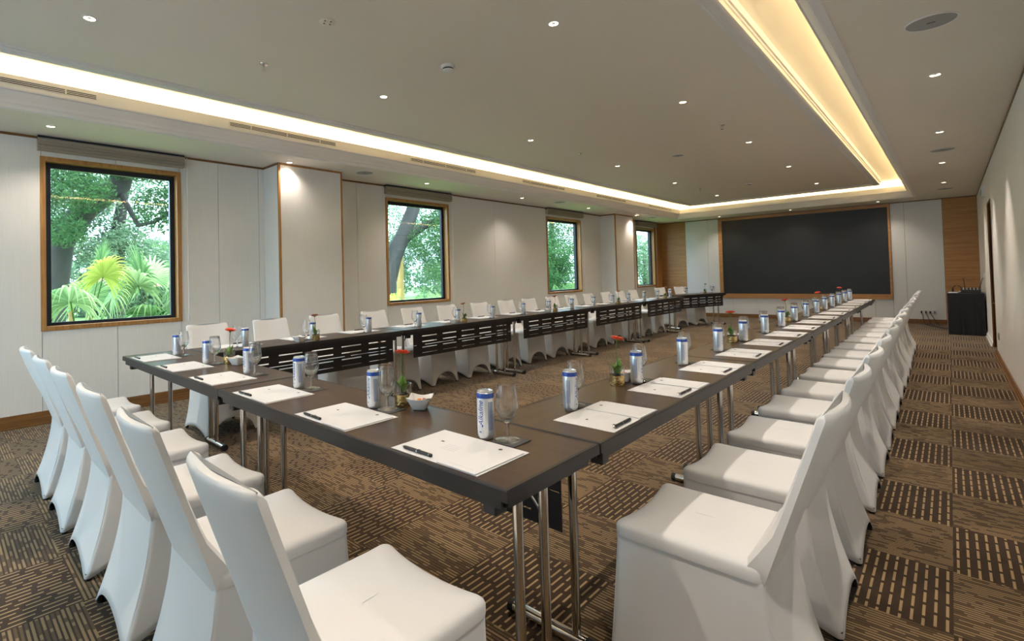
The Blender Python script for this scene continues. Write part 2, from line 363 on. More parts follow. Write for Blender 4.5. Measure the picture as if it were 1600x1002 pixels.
struct(box('wall_panel', 'wood', XL-0.016, XL, WINS[3][1]-0.01, YF, 0.118, ZS-0.022, wl))
# columns boxed out from the left wall, timber edge strips
for i, (a, b, nm) in enumerate(COLS):
    col = struct(box('wall_pier', 'wall', XL-0.02, XC, a, b, 0.118, ZS-0.004, wl))
    e = B(); w = 0.022
    for y0, y1 in ((a-0.003, a+w), (b-w, b+0.003)): e.box(XC-w, XC+0.004, y0, y1, 0.118, ZS-0.002)
    e.box(XC-0.002, XC+0.0045, a, b, ZS-0.026, ZS-0.003)
    struct(e.build('trim_pier', 'woodv', wl))
    k = B().box(XL, XC+0.012, a-0.012, b+0.012, 0.0, 0.118); k.box(XL, XC+0.02, a-0.02, b+0.02, 0.03, 0.05)
    struct(k.build('baseboard_pier', 'wooddk', wl, None, 0.003))
    t2 = B().box(XL, XC, a-0.004, a, ZS-0.026, ZS-0.001); struct(t2.build('trim_pier_top', 'wooddk', wl))
# cornice strip and baseboards
def base_prof(axis, pos, s, a0, a1, name, mat, h=0.118):
    b = B()
    def bx(t, z0, z1):
        lo, hi = sorted((pos, pos+s*t))
        if axis == 'x': b.box(lo, hi, a0, a1, z0, z1)
        else: b.box(a0, a1, lo, hi, z0, z1)
    bx(0.014, 0.0, h); bx(0.020, 0.0, h*0.60); bx(0.030, 0.0, h*0.12)
    return struct(b.build(name, mat, None, None, 0.003))
base_prof('x', XL, 1, YN, COLS[0][0]-0.012, 'baseboard_left', 'wooddk')
base_prof('x', XL, 1, COLS[0][1]+0.012, COLS[1][0]-0.012, 'baseboard_left', 'wooddk')
base_prof('x', XL, 1, COLS[1][1]+0.012, YF, 'baseboard_left', 'wooddk')
for y0, y1 in ((YN, COLS[0][0]), (COLS[0][1], COLS[1][0]), (COLS[1][1], YF)):
    struct(box('trim_4', 'wooddk', XL-0.002, XL+0.005, y0, y1, ZS-0.024, ZS-0.003))
# windows
for i, (a, b) in enumerate(WINS):
    w = bpy.data.objects.new('window_%d' % (i+1), None); COL.objects.link(w); w['kind'] = 'structure'; w.location = (XL, (a+b)/2, WZ0)
    inv = Matrix.Translation((-XL, -(a+b)/2, -WZ0))
    fr = B(); t = 0.042
    x0, x1 = XL-0.13, XL+0.012
    for (p, q, r, s) in ((a, a+t, WZ0, WZ1), (b-t, b, WZ0, WZ1), (a+t, b-t, WZ1-t, WZ1), (a+t, b-t, WZ0, WZ0+t)): fr.box(x0, x1, p, q, r, s)
    struct(fr.build('frame', 'woodv', w, None, 0.003, xf=inv))
    sash = B(); t2 = 0.032; A, Bb, Z0, Z1 = a+t, b-t, WZ0+t, WZ1-t; u = 0.048
    for (p, q, r, s) in ((A, A+u, Z0, Z1), (Bb-u, Bb, Z0, Z1), (A+u, Bb-u, Z1-u, Z1), (A+u, Bb-u, Z0, Z0+0.03)): sash.box(XL-0.125, XL-0.08, p, q, r, s)
    struct(sash.build('sash', 'darkframe', w, None, 0.003, xf=inv))
    pn = B().box(XL-0.106, XL-0.100, A+u-0.01, Bb-u+0.01, Z0+0.02, Z1-u+0.01)
    struct(pn.build('pane', 'pane', w, xf=inv))
# ---- far wall
wf = struct(B().box(XL-0.15, XR+0.15, YF+0.014, YF+0.16, -0.1, ZR).build('wall_back', 'gap'))
def panelF(x0, x1, z0, z1, mat, t=0.0):
    struct(box('wall_panel', mat, x0+g, x1-g, YF-t, YF+0.016, z0, z1, wf))
SX0, SX1, SZ0, SZ1 = -3.61, -0.186, 0.635, 2.585
FX0, FX1, FZ0, FZ1 = -3.70, -0.145, 0.520, 2.650
panelF(XL, -4.572, 0.1, ZS-0.02, 'wood'); panelF(-4.572, -3.985, 0.1, ZS-0.02, 'whitepanel'); panelF(-3.985, FX0, 0.1, ZS-0.02, 'whitepanel')
lows = [FX0, -3.40, -2.81, -2.21, -1.61, -1.02, -0.46, FX1]
for a, b in zip(lows[:-1], lows[1:]): panelF(a, b, 0.1, FZ0, 'whitepanel')
panelF(FX1, 0.09, 0.1, ZS-0.02, 'whitepanel'); panelF(0.09, 0.697, 0.1, ZS-0.02, 'whitepanel')
panelF(0.697, XR, 0.1, 2.44, 'wood'); panelF(0.697, XR, 2.445, ZS-0.02, 'wood')
base_prof('y', YF, -1, XL, XR, 'baseboard_back', 'wooddk', 0.1)
struct(box('trim_5', 'wooddk', XL, XR, YF-0.005, YF+0.002, ZS-0.022, ZS-0.003))
t = thing('led_wall', 'huge dark screen in a flat oak surround on the end wall', 'screen', ((FX0+FX1)/2, YF-0.03, FZ0))
inv = Matrix.Translation(-t.location)
f = B()
for p, q, r, s in ((FX0, SX0, FZ0, FZ1), (SX1, FX1, FZ0, FZ1), (SX0, SX1, SZ1, FZ1), (SX0, SX1, FZ0, SZ0)): f.box(p, q, YF-0.035, YF-0.002, r, s)
f.build('surround', 'wood', t, xf=inv)
B().box(SX0, SX1, YF-0.022, YF-0.004, SZ0, SZ1).build('display', 'screen', t, xf=inv)
# ---- right wall with door recess
DY0, DY1, DZ = 9.40, 10.16, 2.155
wr = struct(wall_with_holes('x', XR+0.012, 1, YN-0.3, YF+0.3, -0.1, ZR, [(DY0, DY1, -0.1, DZ)]).build('wall_right', 'gap'))
def panelR(y0, y1, z0=0.062, z1=ZS-0.018): struct(box('wall_panel', 'wall', XR, XR+0.014, y0+g, y1-g, z0, z1, wr))
for a, b in ((-3.2, -2.0), (-2.0, 0.4), (0.4, 2.4), (2.4, 4.45), (4.45, 6.5), (6.5, DY0-0.03), (DY1+0.03, 11.4), (11.4, YF)): panelR(a, b)
panelR(DY0-0.03, DY1+0.03, DZ+0.02)
base_prof('x', XR, -1, YN, DY0-0.03, 'baseboard_right', 'wooddk', 0.064)
base_prof('x', XR, -1, DY1+0.03, YF, 'baseboard_right', 'whitepanel', 0.064)
struct(box('trim_6', 'wooddk', XR-0.006, XR+0.002, YN, YF, ZS-0.022, ZS-0.003))
d = bpy.data.objects.new('door_1', None); COL.objects.link(d); d['kind'] = 'structure'; d.location = (XR, (DY0+DY1)/2, 0)
inv = Matrix.Translation(-d.location)
j = B(); j.box(XR-0.006, XR+0.14, DY0-0.03, DY0, 0, DZ+0.02); j.box(XR-0.006, XR+0.14, DY1, DY1+0.03, 0, DZ+0.02); j.box(XR-0.006, XR+0.14, DY0, DY1, DZ, DZ+0.02)
struct(j.build('door_frame', 'wooddoor', d, xf=inv))
struct(B().box(XR+0.075, XR+0.12, DY0, DY1, 0.01, DZ).build('door_leaf', 'wooddoor', d, xf=inv))
struct(B().box(XR+0.06, XR+0.076, DY0+0.30, DY0+0.42, 0.94, 1.10).build('door_lock', 'chrome', d, xf=inv))
h = B().lathe([(0.026, 0), (0.026, 0.008)], 14); h.tube([(0, 0, 0), (0, 0, 0.05), (0.0, 0.03, 0.062), (0, 0.13, 0.062)], 0.009, 8)
struct(h.build('door_handle', 'chrome', d, 60, xf=Matrix.Translation((0.06, 0.0, 0.68)) @ Matrix.Rotation(-PI/2, 4, 'Y')))
# near wall behind the photographer : added window for cool daylight fill
wn_ = struct(wall_with_holes('y', YN, -1, XL-0.3, XR+0.3, -0.1, ZR, [(NW[0], NW[1], NW[2], NW[3])]).build('wall_front', 'wall'))
w = bpy.data.objects.new('window_5', None); COL.objects.link(w); w['kind'] = 'structure'
fr = B()
for p, q, r, s in ((NW[0], NW[0]+0.06, NW[2], NW[3]), (NW[1]-0.06, NW[1], NW[2], NW[3]), (NW[0], NW[1], NW[2], NW[2]+0.06), (NW[0], NW[1], NW[3]-0.06, NW[3]), (-2.93, -2.87, NW[2], NW[3])): fr.box(p, q, YN-0.14, YN-0.06, r, s)
struct(fr.build('frame', 'darkframe', w)); struct(B().box(NW[0], NW[1], YN-0.105, YN-0.099, NW[2], NW[3]).build('pane', 'pane', w))
base_prof('y', YN, 1, XL, XR, 'baseboard_front', 'wooddk')
# ---- blinds with cords
for i, ((a, b), wh) in enumerate(zip(WINS, ('large nearest', 'second nearest', 'third', 'farthest'))):
    t = thing('roman_blind', 'taupe roman blind drawn up above the %s window' % wh, 'blind', (XL, (a+b)/2, 2.53), 0, 'blinds above the windows')
    L = (b-a)/2+0.02; z0 = 0.0
    f = B().box(0.006, 0.07, -L, L, 0.102, 0.138); f.build('headrail', 'darkframe', t)
    fb = B(); prof = [(0.075, 0.118)]
    for k in range(4):
        prof += [(0.088-0.012*(k % 2)+0.004*k*0, 0.105-0.030*k), (0.070, 0.090-0.030*k)]
    prof += [(0.06, 0.004), (0.010, 0.004), (0.010, 0.118)]
    fb.rings([[(x, y, z) for x, z in prof] for y in (-L, L)])
    fb.build('fabric', 'blind', t)
    for k in range(3):
        B().box(0.078, 0.092, -L-0.002, L+0.002, 0.006+0.03*k, 0.0095+0.03*k).build('fold_batten', 'blind', t)
    cd = B().tube([(0.03, L+0.035, 0.12), (0.03, L+0.036, -0.6), (0.03, L+0.036, -1.60)], 0.003, 6); cd.tube([(0.045, L+0.035, 0.12), (0.045, L+0.036, -1.60)], 0.003, 6)
    co_ = cd.build('cord', 'plastic', t, 60); B().lathe([(0.006, -0.06), (0.010, -0.05), (0.010, 0), (0.005, 0.012)], 10, (0.037, L+0.036, -1.62)).build('cord_weight', 'plastic', co_, 50)
# ---- air vents on the cove face
for i, (a, b) in enumerate(((-1.25, 0.003), (1.094, 2.332), (3.48, 4.783), (5.959, 7.265), (8.462, 9.769), (10.969, 12.366))):
    t = thing('air_vent', 'slim slotted air grille on the lit cove, %s from the near end' % ORD[i], 'vent', (HX0+0.088, (a+b)/2, 2.83), 0, 'air grilles along the left cove')
    L = (b-a)/2
    B().box(-0.004, 0.0015, -L, L, 0.0, 0.044).build('backing', 'black', t)
    for z in (0.0, 0.0135, 0.027, 0.040): B().box(-0.002, 0.006, -L, L, z, z+0.0050).build('slat', 'cove', t)
    fr = B()
    for y in (-L, -L+0.22, 0, L-0.22, L-0.01): fr.box(-0.002, 0.0062, y, y+0.01, 0.0, 0.046)
    fr.build('divider', 'cove', t)
# ---- ceiling fittings
def downlight(x, y, z, lab, k=1.0, r=0.030, spot=True, ang=125):
    t = thing('downlight', lab, 'ceiling light', (x, y, z), 0, 'recessed ceiling downlights')
    B().lathe([(r*1.35, 0.0), (r*1.33, -0.004), (r*1.02, -0.006), (r*0.98, -0.001)], 24, cap0=False, cap1=False).build('trim_ring', 'plastic', t, 60)
    B().lathe([(r, -0.0015), (r*0.5, -0.0016)], 24, cap0=False, cap1=False).build('lens', 'lens', t)
    B().lathe([(r*0.5, -0.0016), (r*0.3, -0.003)], 16, cap0=False).build('bulb', 'lensdim', t)
    if spot:
        dl = bpy.data.lights.new('downlight_lamp', 'SPOT'); dl.energy = SPOT_P*k; dl.color = (1.0, 0.89, 0.78); dl.spot_size = math.radians(ang); dl.spot_blend = 0.9; dl.shadow_soft_size = 0.03
        o = bpy.data.objects.new('downlight_lamp', dl); COL.objects.link(o); o.location = (0, 0, -0.012); o.parent = t
for i, y in enumerate((-0.29, 1.89, 4.15, 6.42, 8.70, 11.10)):
    downlight(-1.04, y, ZC, 'round downlight in raised ceiling, right line, %s from the near end' % ORD[i])
    downlight(-2.86 if i else -2.98, y, ZC, 'round downlight in raised ceiling, left line, %s from the near end' % ORD[i])
for i, y in enumerate((-2.4, -0.2, 1.97, 4.21, 6.47, 8.73, 11.08)):
    downlight(0.75, y, ZS, 'small downlight in the lower ceiling over the right aisle, %s along' % ORD[i], k=0.8, ang=85)
for i, y in enumerate((-2.4, -0.25, 1.98, 4.17, 6.50, 8.83, 11.1)):
    downlight(-4.84+0.02*i, y, ZS, k=(0.32, 0.32, 0.25, 0.3, 0.3, 0.3, 0.3)[i], lab='small downlight in the lower ceiling beside the windows, %s along' % ORD[i], ang=120)
for i, x in enumerate((-3.5, -1.92, -0.3)):
    downlight(x, 13.36, ZS, 'small downlight in the ceiling strip above the screen, %s from the left' % ORD[i], k=0.35)
def speaker(x, y, z, r, lab):
    t = thing('ceiling_speaker', lab, 'speaker', (x, y, z), 0, 'round ceiling speakers')
    B().lathe([(r, 0.0), (r, -0.004), (r*0.94, -0.006), (r*0.92, -0.003)], 40, cap0=False, cap1=False).build('rim', 'crown', t, 40)
    B().lathe([(r*0.92, -0.003), (0.001, -0.0045)], 40, cap0=False).build('grille', 'blindlike', t, 40)
    B().box(-0.018, 0.018, -0.003, 0.003, -0.0065, -0.004).build('badge', 'gap', t)
M['blindlike'] = plain('speaker_mesh', (0.40, 0.40, 0.40, 1), 0.7, nz=0.15, nscale=300)
speaker(0.75, 3.07, ZS, 0.12, 'large round speaker grille nearest in the ceiling over the right aisle')
speaker(0.76, 7.66, ZS, 0.12, 'round speaker grille farther along the ceiling over the right aisle')
speaker(0.76, 12.1, ZS, 0.12, 'round speaker grille farthest along over the right aisle')
speaker(-4.73, 3.01, ZS, 0.12, 'round speaker grille in the ceiling strip just past the near pier')
speaker(-4.64, 7.55, ZS, 0.12, 'round speaker grille in the ceiling strip before the third window')
speaker(-4.64, 11.9, ZS, 0.12, 'round speaker grille in the ceiling strip by the farthest window')
speaker(-1.958, 6.456, ZC, 0.085, 'small round speaker grille in the middle of the raised ceiling')
def sprinkler(x, y, lab):
    t = thing('fire_sprinkler', lab, 'sprinkler', (x, y, ZC), 0, 'fire sprinklers on the raised ceiling')
    B().lathe([(0.032, 0), (0.030, -0.006), (0.012, -0.010)], 18).build('escutcheon', 'chrome', t, 40)
    b = B().tube([(0, 0, -0.008), (0, 0, -0.022)], 0.006, 8); b.tube([(0.010, 0, -0.02), (0.012, 0, -0.035), (0.004, 0, -0.05)], 0.0025, 6); b.tube([(-0.010, 0, -0.02), (-0.012, 0, -0.035), (-0.004, 0, -0.05)], 0.0025, 6)
    b.build('frame', 'chrome', t, 60); B().lathe([(0.016, -0.051), (0.016, -0.053)], 12).build('deflector', 'chrome', t)
for (x, y), l in zip(((-2.912, 0.788), (-1.028, 5.296), (-2.82, 5.25), (-2.78, 9.81)), ('nearest the left cove', 'in the right half', 'in the left half, halfway along', 'toward the screen')):
    sprinkler(x, y, 'small chrome sprinkler head on the raised ceiling, %s' % l)
def smoke(x, y, lab):
    t = thing('smoke_detector', lab, 'smoke detector', (x, y, ZC), 0)
    B().lathe([(0.055, 0), (0.055, -0.012), (0.048, -0.022)], 28).build('base', 'plastic', t, 35)
    B().lathe([(0.040, -0.020), (0.040, -0.034)], 24).build('chamber', 'gap', t, 35)
    B().lathe([(0.043, -0.033), (0.040, -0.042), (0.026, -0.048)], 24).build('cap', 'plastic', t, 35)
smoke(-1.99, 1.851, 'white domed smoke detector on the raised ceiling, the near one')
smoke(-1.946, 9.983, 'white domed smoke detector on the raised ceiling, the far one')
t = thing('ceiling_sensor', 'flush round sensor plate in the near part of the raised ceiling', 'sensor', (-2.03, 0.80, ZC))
B().lathe([(0.05, 0), (0.05, -0.003), (0.045, -0.005)], 28).build('plate', 'soffit', t, 40)
for k in range(4): B().lathe([(0.006, -0.0045), (0.006, -0.0065)], 10, (0.026*math.cos(k*PI/2+0.4), 0.026*math.sin(k*PI/2+0.4), 0)).build('port', 'gap', t)
# ---- wall fittings on the right wall and far wall
def plate(name, lab, cat, loc, w, h, t, axis='x', mat='plastic'):
    r = thing(name, lab, cat, loc)
    if axis == 'x': B().box(-t, 0, -w/2, w/2, -h/2, h/2).build('body', mat, r, None, 0.003)
    else: B().box(-w/2, w/2, -t, 0, -h/2, h/2).build('body', mat, r, None, 0.003)
    return r
s = plate('exit_sign', 'small white sign box high on the right wall above the door', 'sign', (XR, 10.85, 2.42), 0.34, 0.16, 0.035)
B().box(-0.037, -0.034, -0.15, 0.15, -0.045, 0.045).build('legend', 'signgreen', s)
B().box(-0.040, 0, -0.185, -0.172, -0.085, 0.085).build('end_cap', 'crown', s)
s = plate('light_switch', 'white switch plate on the right wall near the far corner', 'switch', (XR, 12.1, 1.06), 0.13, 0.09, 0.012)
for k in (-0.03, 0.03): B().box(-0.017, -0.010, k-0.012, k+0.012, -0.03, 0.03).build('rocker', 'plastic', s)
s = plate('wall_socket', 'single socket plate low on the right wall just before the door', 'socket', (XR, 8.85, 0.30), 0.14, 0.09, 0.012, mat='blindlike')
for k in (-0.02, 0.02): B().box(-0.0135, -0.011, k-0.008, k+0.008, -0.006, 0.012).build('slot', 'gap', s)
s = thing('socket_bank', 'row of four white sockets low on the end wall beside the console', 'socket', (0.41, YF, 0.25))
for k in range(4):
    x = -0.103+0.069*k
    B().box(x-0.033, x+0.033, -0.010, 0, -0.045, 0.045).build('socket_plate', 'plastic', s, None, 0.002); sp_ = s.children[-1]
    for z in (-0.016, 0.016): B().box(x-0.013, x+0.013, -0.0125, -0.009, z-0.010, z+0.010).build('socket_hole', 'black', sp_)
for k, (x, ex) in enumerate(((-0.103, 0.66), (-0.034, 0.70), (0.035, 0.72))):
    b = B().box(0.41+x-0.011, 0.41+x+0.011, YF-0.045, YF-0.0125, 0.235, 0.262)
    px = 0.41+x
    b.tube([(px, YF-0.04, 0.245), (px+0.02, YF-0.09, 0.20), (px+0.03+0.02*k, YF-0.12, 0.10), (px+0.06+0.03*k, YF-0.2-0.05*k, 0.012), (px+0.16, YF-0.6-0.1*k, 0.010), (ex+0.12, 12.62+0.03*k, 0.010), (ex+0.16, 12.55, 0.010)], 0.006, 6)
    tag(b.build('power_cable', 'cable', None, 50), 'black power cable from the %s socket of the bank trailing to the console' % ('left', 'second', 'third')[k], 'cable')

# ================================================================ TABLES
TL, TW, TZ = 1.8, 0.45, 0.74
def make_table(nm, label):
    t = thing(nm, label, 'table')
    # local: x along the length, y = 0 sitter edge .. TW ; origin at centre of base
    o = Matrix.Translation((0, -TW/2, 0)); L = TL/2-0.002
    tb = B().box(-L+0.010, L-0.010, 0.010, TW-0.010, TZ-0.028, TZ); tb.build('tabletop', 'top', t, xf=o)
    e = B(); r0 = [(-L, 0), (L, 0), (L, TW), (-L, TW)]; r1 = [(-L+0.012, 0.012), (L-0.012, 0.012), (L-0.012, TW-0.012), (-L+0.012, TW-0.012)]
    rr = [[(x, y, TZ-0.030) for x, y in r1], [(x, y, TZ-0.030) for x, y in r0], [(x, y, TZ-0.003) for x, y in r0], [(x*0.998, (y-TW/2)*0.99+TW/2, TZ+0.0006) for x, y in r0], [(x, y, TZ+0.0006) for x, y in r1]]
    e.rings(rr, False, False); e.build('edge_band', 'edge', t, xf=o)
    for y in (0.012, TW-0.030): B().box(-L+0.03, L-0.03, y, y+0.018, TZ-0.058, TZ-0.030).build('rail', 'edge', t, xf=o)
    for sx in (-1, 1):
        B().box(sx*(L-0.03)-0.009, sx*(L-0.03)+0.009, 0.03, TW-0.03, TZ-0.058, TZ-0.030).build('end_rail', 'edge', t, xf=o)
        X = sx*(TL/2-0.10)
        for y in (0.165, 0.287):
            B().tube([(X, y, 0.03), (X, y, TZ-0.03)], 0.015, 16).build('leg', 'chrome', t, 60, xf=o)
        ft = B().tube([(X, 0.125, 0.024), (X, 0.425, 0.024)], 0.022, 16).build('foot', 'chrome', t, 60, xf=o)
        for y in (0.115, 0.435): B().tube([(X, y-0.012, 0.023), (X, y+0.012, 0.023)], 0.0225, 16).build('end_cap', 'rubber', ft, 60, xf=o)
        B().tube([(X, 0.287, TZ-0.185), (X-sx*0.03, 0.270, TZ-0.13), (X-sx*0.15, 0.226, TZ-0.05)], 0.006, 8).build('brace', 'chrome', t, 60, xf=o)
        for y in (0.030, 0.360): B().box(sx*(L-0.085)-0.022, sx*(L-0.085)+0.022, y, y+0.045, TZ-0.092, TZ-0.028).build('corner_block', 'black', t, None, 0.004, xf=o)
    # modesty panel with slots
    PL, z0, z1, yy = 0.775, 0.445, 0.705, 0.424
    slots = []
    wd, gp = 0.205, 0.083
    xs = -PL+0.075
    for kx in range(5):
        a = xs+kx*(wd+gp)
        for zc, h in ((0.655, 0.010), (0.598, 0.010), (0.540, 0.010), (0.483, 0.006)): slots.append((a, a+wd, zc-h/2, zc+h/2))
    for a, b in ((-0.70, -0.30), (-0.24, 0.14), (0.20, 0.62)): slots.append((a, b, 0.5645, 0.5685))
    slots.append((-PL+0.006, -PL+0.045, 0.5645, 0.5685)); slots.append((PL-0.045, PL-0.006, 0.5645, 0.5685))
    bx = sorted(set([-PL, PL]+[q for s_ in slots for q in s_[:2]])); bz = sorted(set([z0, z1]+[q for s_ in slots for q in s_[2:]]))
    p = B(); idx = {}
    def vid(i, k):
        if (i, k) not in idx: idx[(i, k)] = len(p.v); p.v.append((bx[i], yy, bz[k]))
        return idx[(i, k)]
    for i in range(len(bx)-1):
        for k in range(len(bz)-1):
            xm, zm = (bx[i]+bx[i+1])/2, (bz[k]+bz[k+1])/2
            if any(s_[0] < xm < s_[1] and s_[2] < zm < s_[3] for s_ in slots): continue
            p.f.append((vid(i, k), vid(i+1, k), vid(i+1, k+1), vid(i, k+1)))
    p.build('modesty_panel', 'steel', t, None, solid=0.004, xf=o)
    return t
TAB = Proto(make_table('folding_table', 'x'))
# guest frames: origin at the sitter edge of the table, u to the guest's right, v away from the guest
def frame(row, k):
    """returns (origin x, y), rotation"""
    if row == 'front': return (-0.295-0.598*k, 0.0), 0.0
    if row == 'right':
        y = 0.453+0.9+1.8*(k//3)+0.597*(k%3-1); return (-0.0105*(y-0.45), y), PI/2+0.0105
    if row == 'left': return (-3.6, 0.453+0.93+1.87*(k//3)+0.610*(k%3-1)), -PI/2
def loc(fr, u, v, z):
    (x, y), a = fr; return (x+u*math.cos(a)-v*math.sin(a), y+u*math.sin(a)+v*math.cos(a), z)
def put_table(cx, cy, rz, label, group, sx=1.0): return TAB.put((cx, cy, 0), rz, label, group, (sx, 1, 1))
put_table(-0.9, TW/2, 0, 'dark laminate folding table in front, forming the near right corner', 'folding tables')
put_table(-2.7, TW/2, 0, 'dark laminate folding table in front, at the window end of the near row', 'folding tables')
for k in range(5):
    yc = 0.453+0.9+1.8*k; rz = PI/2+0.0105
    put_table(-TW/2-0.0105*(yc-0.45), yc, rz, 'dark laminate folding table, %s from the near end of the long right hand row' % ORD[k], 'folding tables')
for k in range(5):
    yc = 0.453+0.93+1.87*k
    put_table(-3.6+TW/2, yc, -PI/2, 'dark folding table showing its slotted panel, %s from the near end of the left row' % ORD[k], 'folding tables', 1.036)
AT_C, AT_R = (-3.425, 11.11), -PI/2-math.radians(15.6)
put_table(AT_C[0], AT_C[1], AT_R, 'dark folding table standing apart at an angle beyond the left row', 'folding tables')
def aframe(u):
    a = AT_R; vx, vy = -math.sin(a), math.cos(a); ux, uy = math.cos(a), math.sin(a)
    return (AT_C[0]-vx*TW/2+ux*u, AT_C[1]-vy*TW/2+uy*u), a

# ================================================================ CHAIRS
def rrect(a, y0, y1, r, n=12):
    """rounded rectangle perimeter, points at constant counts so rings line up"""
    pts = []
    cs = [(a-r, y1-r, 0), (-a+r, y1-r, PI/2), (-a+r, y0+r, PI), (a-r, y0+r, 1.5*PI)]
    for i, (cx_, cy_, st) in enumerate(cs):
        for k in range(7):
            an = st+PI/2*k/6; pts.append((cx_+r*math.cos(an), cy_+r*math.sin(an)))
        nx = cs[(i+1) % 4]; e0 = (cx_+r*math.cos(st+PI/2), cy_+r*math.sin(st+PI/2)); e1 = (nx[0]+r*math.cos(nx[2]), nx[1]+r*math.sin(nx[2]))
        for k in range(1, n): t_ = k/n; pts.append((e0[0]+(e1[0]-e0[0])*t_, e0[1]+(e1[1]-e0[1])*t_))
    return pts
def sm(a, b, x):
    t_ = min(1, max(0, (x-a)/(b-a))); return t_*t_*(3-2*t_)
def make_chair():
    t = thing('banquet_chair', 'x', 'chair'); o = Matrix.Translation((0, 0.25, 0))
    # skirt
    rings = []; NL = 14; last = None
    for i in range(NL+1):
        q = i/NL; a = 0.203+0.016*q**1.4; yf = -0.004+0.030*q**1.2; yb = -0.425-0.095*q**1.7
        P = rrect(a, yb, yf, 0.018, 16); ring = []
        for (x, y) in P:
            zb = 0.012
            if y > yf-0.005 and abs(x) < a-0.045: zb += 0.135*max(0, 1-(x/(a-0.045))**2)**0.55
            elif y < yb+0.005 and abs(x) < a-0.030: zb += 0.085*max(0, 1-(x/(a-0.030))**2)**0.8
            elif abs(x) > a-0.01:
                m_ = (yf+yb)/2; hl = (yf-yb)/2-0.035
                if abs(y-m_) < hl: zb += 0.055*max(0, 1-((y-m_)/hl)**2)**0.8
            # fabric pulled in a little between corners
            pin = 0.010*math.sin(PI*q)
            xx = x*(1-pin/0.2*0.6) if abs(x) > a-0.01 else x
            ring.append((xx, y, 0.432+(zb-0.432)*q))
        rings.append(ring)
    B().rings(rings, False, False).build('skirt', 'cover', t, 50, solid=0.003, xf=o)
    # seat cushion
    def srng(off, z, crown=0.0):
        P = rrect(0.206-off, -0.427+off, 0.0-off, max(0.012, 0.030-off*0.4), 16); ring = []
        for x, y in P:
            fr_ = sm(-0.10, 0.0, y); xx = x/0.2
            y2 = y-0.014*fr_*(1-min(1, xx*xx)); z2 = z-0.012*fr_*(1-xx*xx)+0.003*fr_
            ring.append((x, y2, z2))
        return ring
    rs = [srng(-0.001, 0.418), srng(-0.002, 0.424), srng(-0.002, 0.444), srng(0.001, 0.453), srng(0.008, 0.460), srng(0.022, 0.4645), srng(0.06, 0.468), srng(0.11, 0.469), srng(0.16, 0.470), srng(0.195, 0.470)]
    B().rings(rs, False, True).build('seat', 'cover', t, 60, xf=o)
    # backrest : curved slab, rear panel running down into the skirt
    secs = []; zs = [0.36, 0.40, 0.43, 0.46, 0.50, 0.55, 0.62, 0.70, 0.78, 0.84, 0.872, 0.884, 0.889]
    for z in zs:
        q = (z-0.42)/(0.885-0.42); yr = -0.432-0.148*q; q = max(0, q)
        hw = 0.190+0.0135*sm(0.38, 0.45, z)-0.010*sm(0.46, 0.58, z)-0.017*sm(0.5, 0.88, z); th = 0.035+0.040*(1-sm(0.42, 0.58, z)); bl = 0.026*sm(0.42, 0.80, z)
        edge = max(0, (z-0.872)/0.017); th2 = th*(1-0.55*min(1, edge)**2); hw2 = hw-0.008*min(1, edge)**2
        n = 14; ring = []
        for k in range(n+1):
            u = -1+2*k/n; ring.append((u*hw2, yr+th-bl*(1-u*u)-(th-th2)/2-0.012*(abs(u) > 0.99), z))
        for k in range(n+1):
            u = 1-2*k/n; ring.append((u*hw2, yr-bl*(1-u*u)+(th-th2)/2+0.006*(abs(u) > 0.99), z+0.0))
        secs.append(ring)
    B().rings(secs, True, True).build('backrest', 'cover', t, 55, bevel=0, xf=o)
    for x, y in ((0.200, 0.006), (-0.200, 0.006), (0.200, -0.502), (-0.200, -0.502)):
        B().lathe([(0.012, 0.0), (0.014, 0.004), (0.013, 0.03)], 12, (x, y, 0)).build('foot', 'rubber', t, 40, xf=o)
    return t
CH = Proto(make_chair())
def put_chair(fr, v0, label, group, du=0.0, dr=0.0):
    fr = (fr[0], fr[1]); p = loc(fr, du, v0-0.25, 0); CH.put(p, fr[1]+dr, label, group)
jit = lambda s: random.uniform(-s, s)
def nth(k, n): return 'nearest' if k == 0 else ('farthest' if k == n-1 else ORD[k])
for k, x in enumerate((-0.275, -0.885, -1.495, -2.11, -2.71, -3.31)):
    lab = ['white covered chair nearest the camera, at the right end of the front row'] + ['white covered chair in the front row seen from behind, %s from the right' % ORD[j] for j in range(1, 5)] + ['white covered chair in the front row seen from behind, leftmost of all']
    put_chair(((x, 0.0), 0.0), 0.002, lab[k], 'white chairs in the front row', 0, jit(0.012))
for k in range(15):
    y = 0.453+0.9+1.8*(k//3)+0.594*(k%3-1)+0.015; xx = -0.0125*(y-0.45)
    lab = 'white covered chair, nearest one beside the right aisle' if k == 0 else 'white covered chair beside the right aisle, %s from the near end' % ORD[k]
    put_chair(((xx, y), PI/2+0.0105), 0.028+jit(0.005), lab, 'white chairs along the right aisle', 0, jit(0.015))
for k in range(15):
    y = 0.453+0.93+1.87*(k//3)+0.605*(k%3-1)
    lab = 'white covered chair on the window side facing the room, %s from the near end' % ORD[k]
    put_chair(((-3.6, y), -PI/2), 0.045+jit(0.006), lab, 'white chairs on the window side', 0, jit(0.03))
for k, u in enumerate((-0.40, 0.30)):
    put_chair(aframe(u), 0.10, ('white covered chair behind the angled far table, its far end', 'white covered chair behind the angled far table, its near end')[k], 'white chairs at the angled table', 0, 0.0)

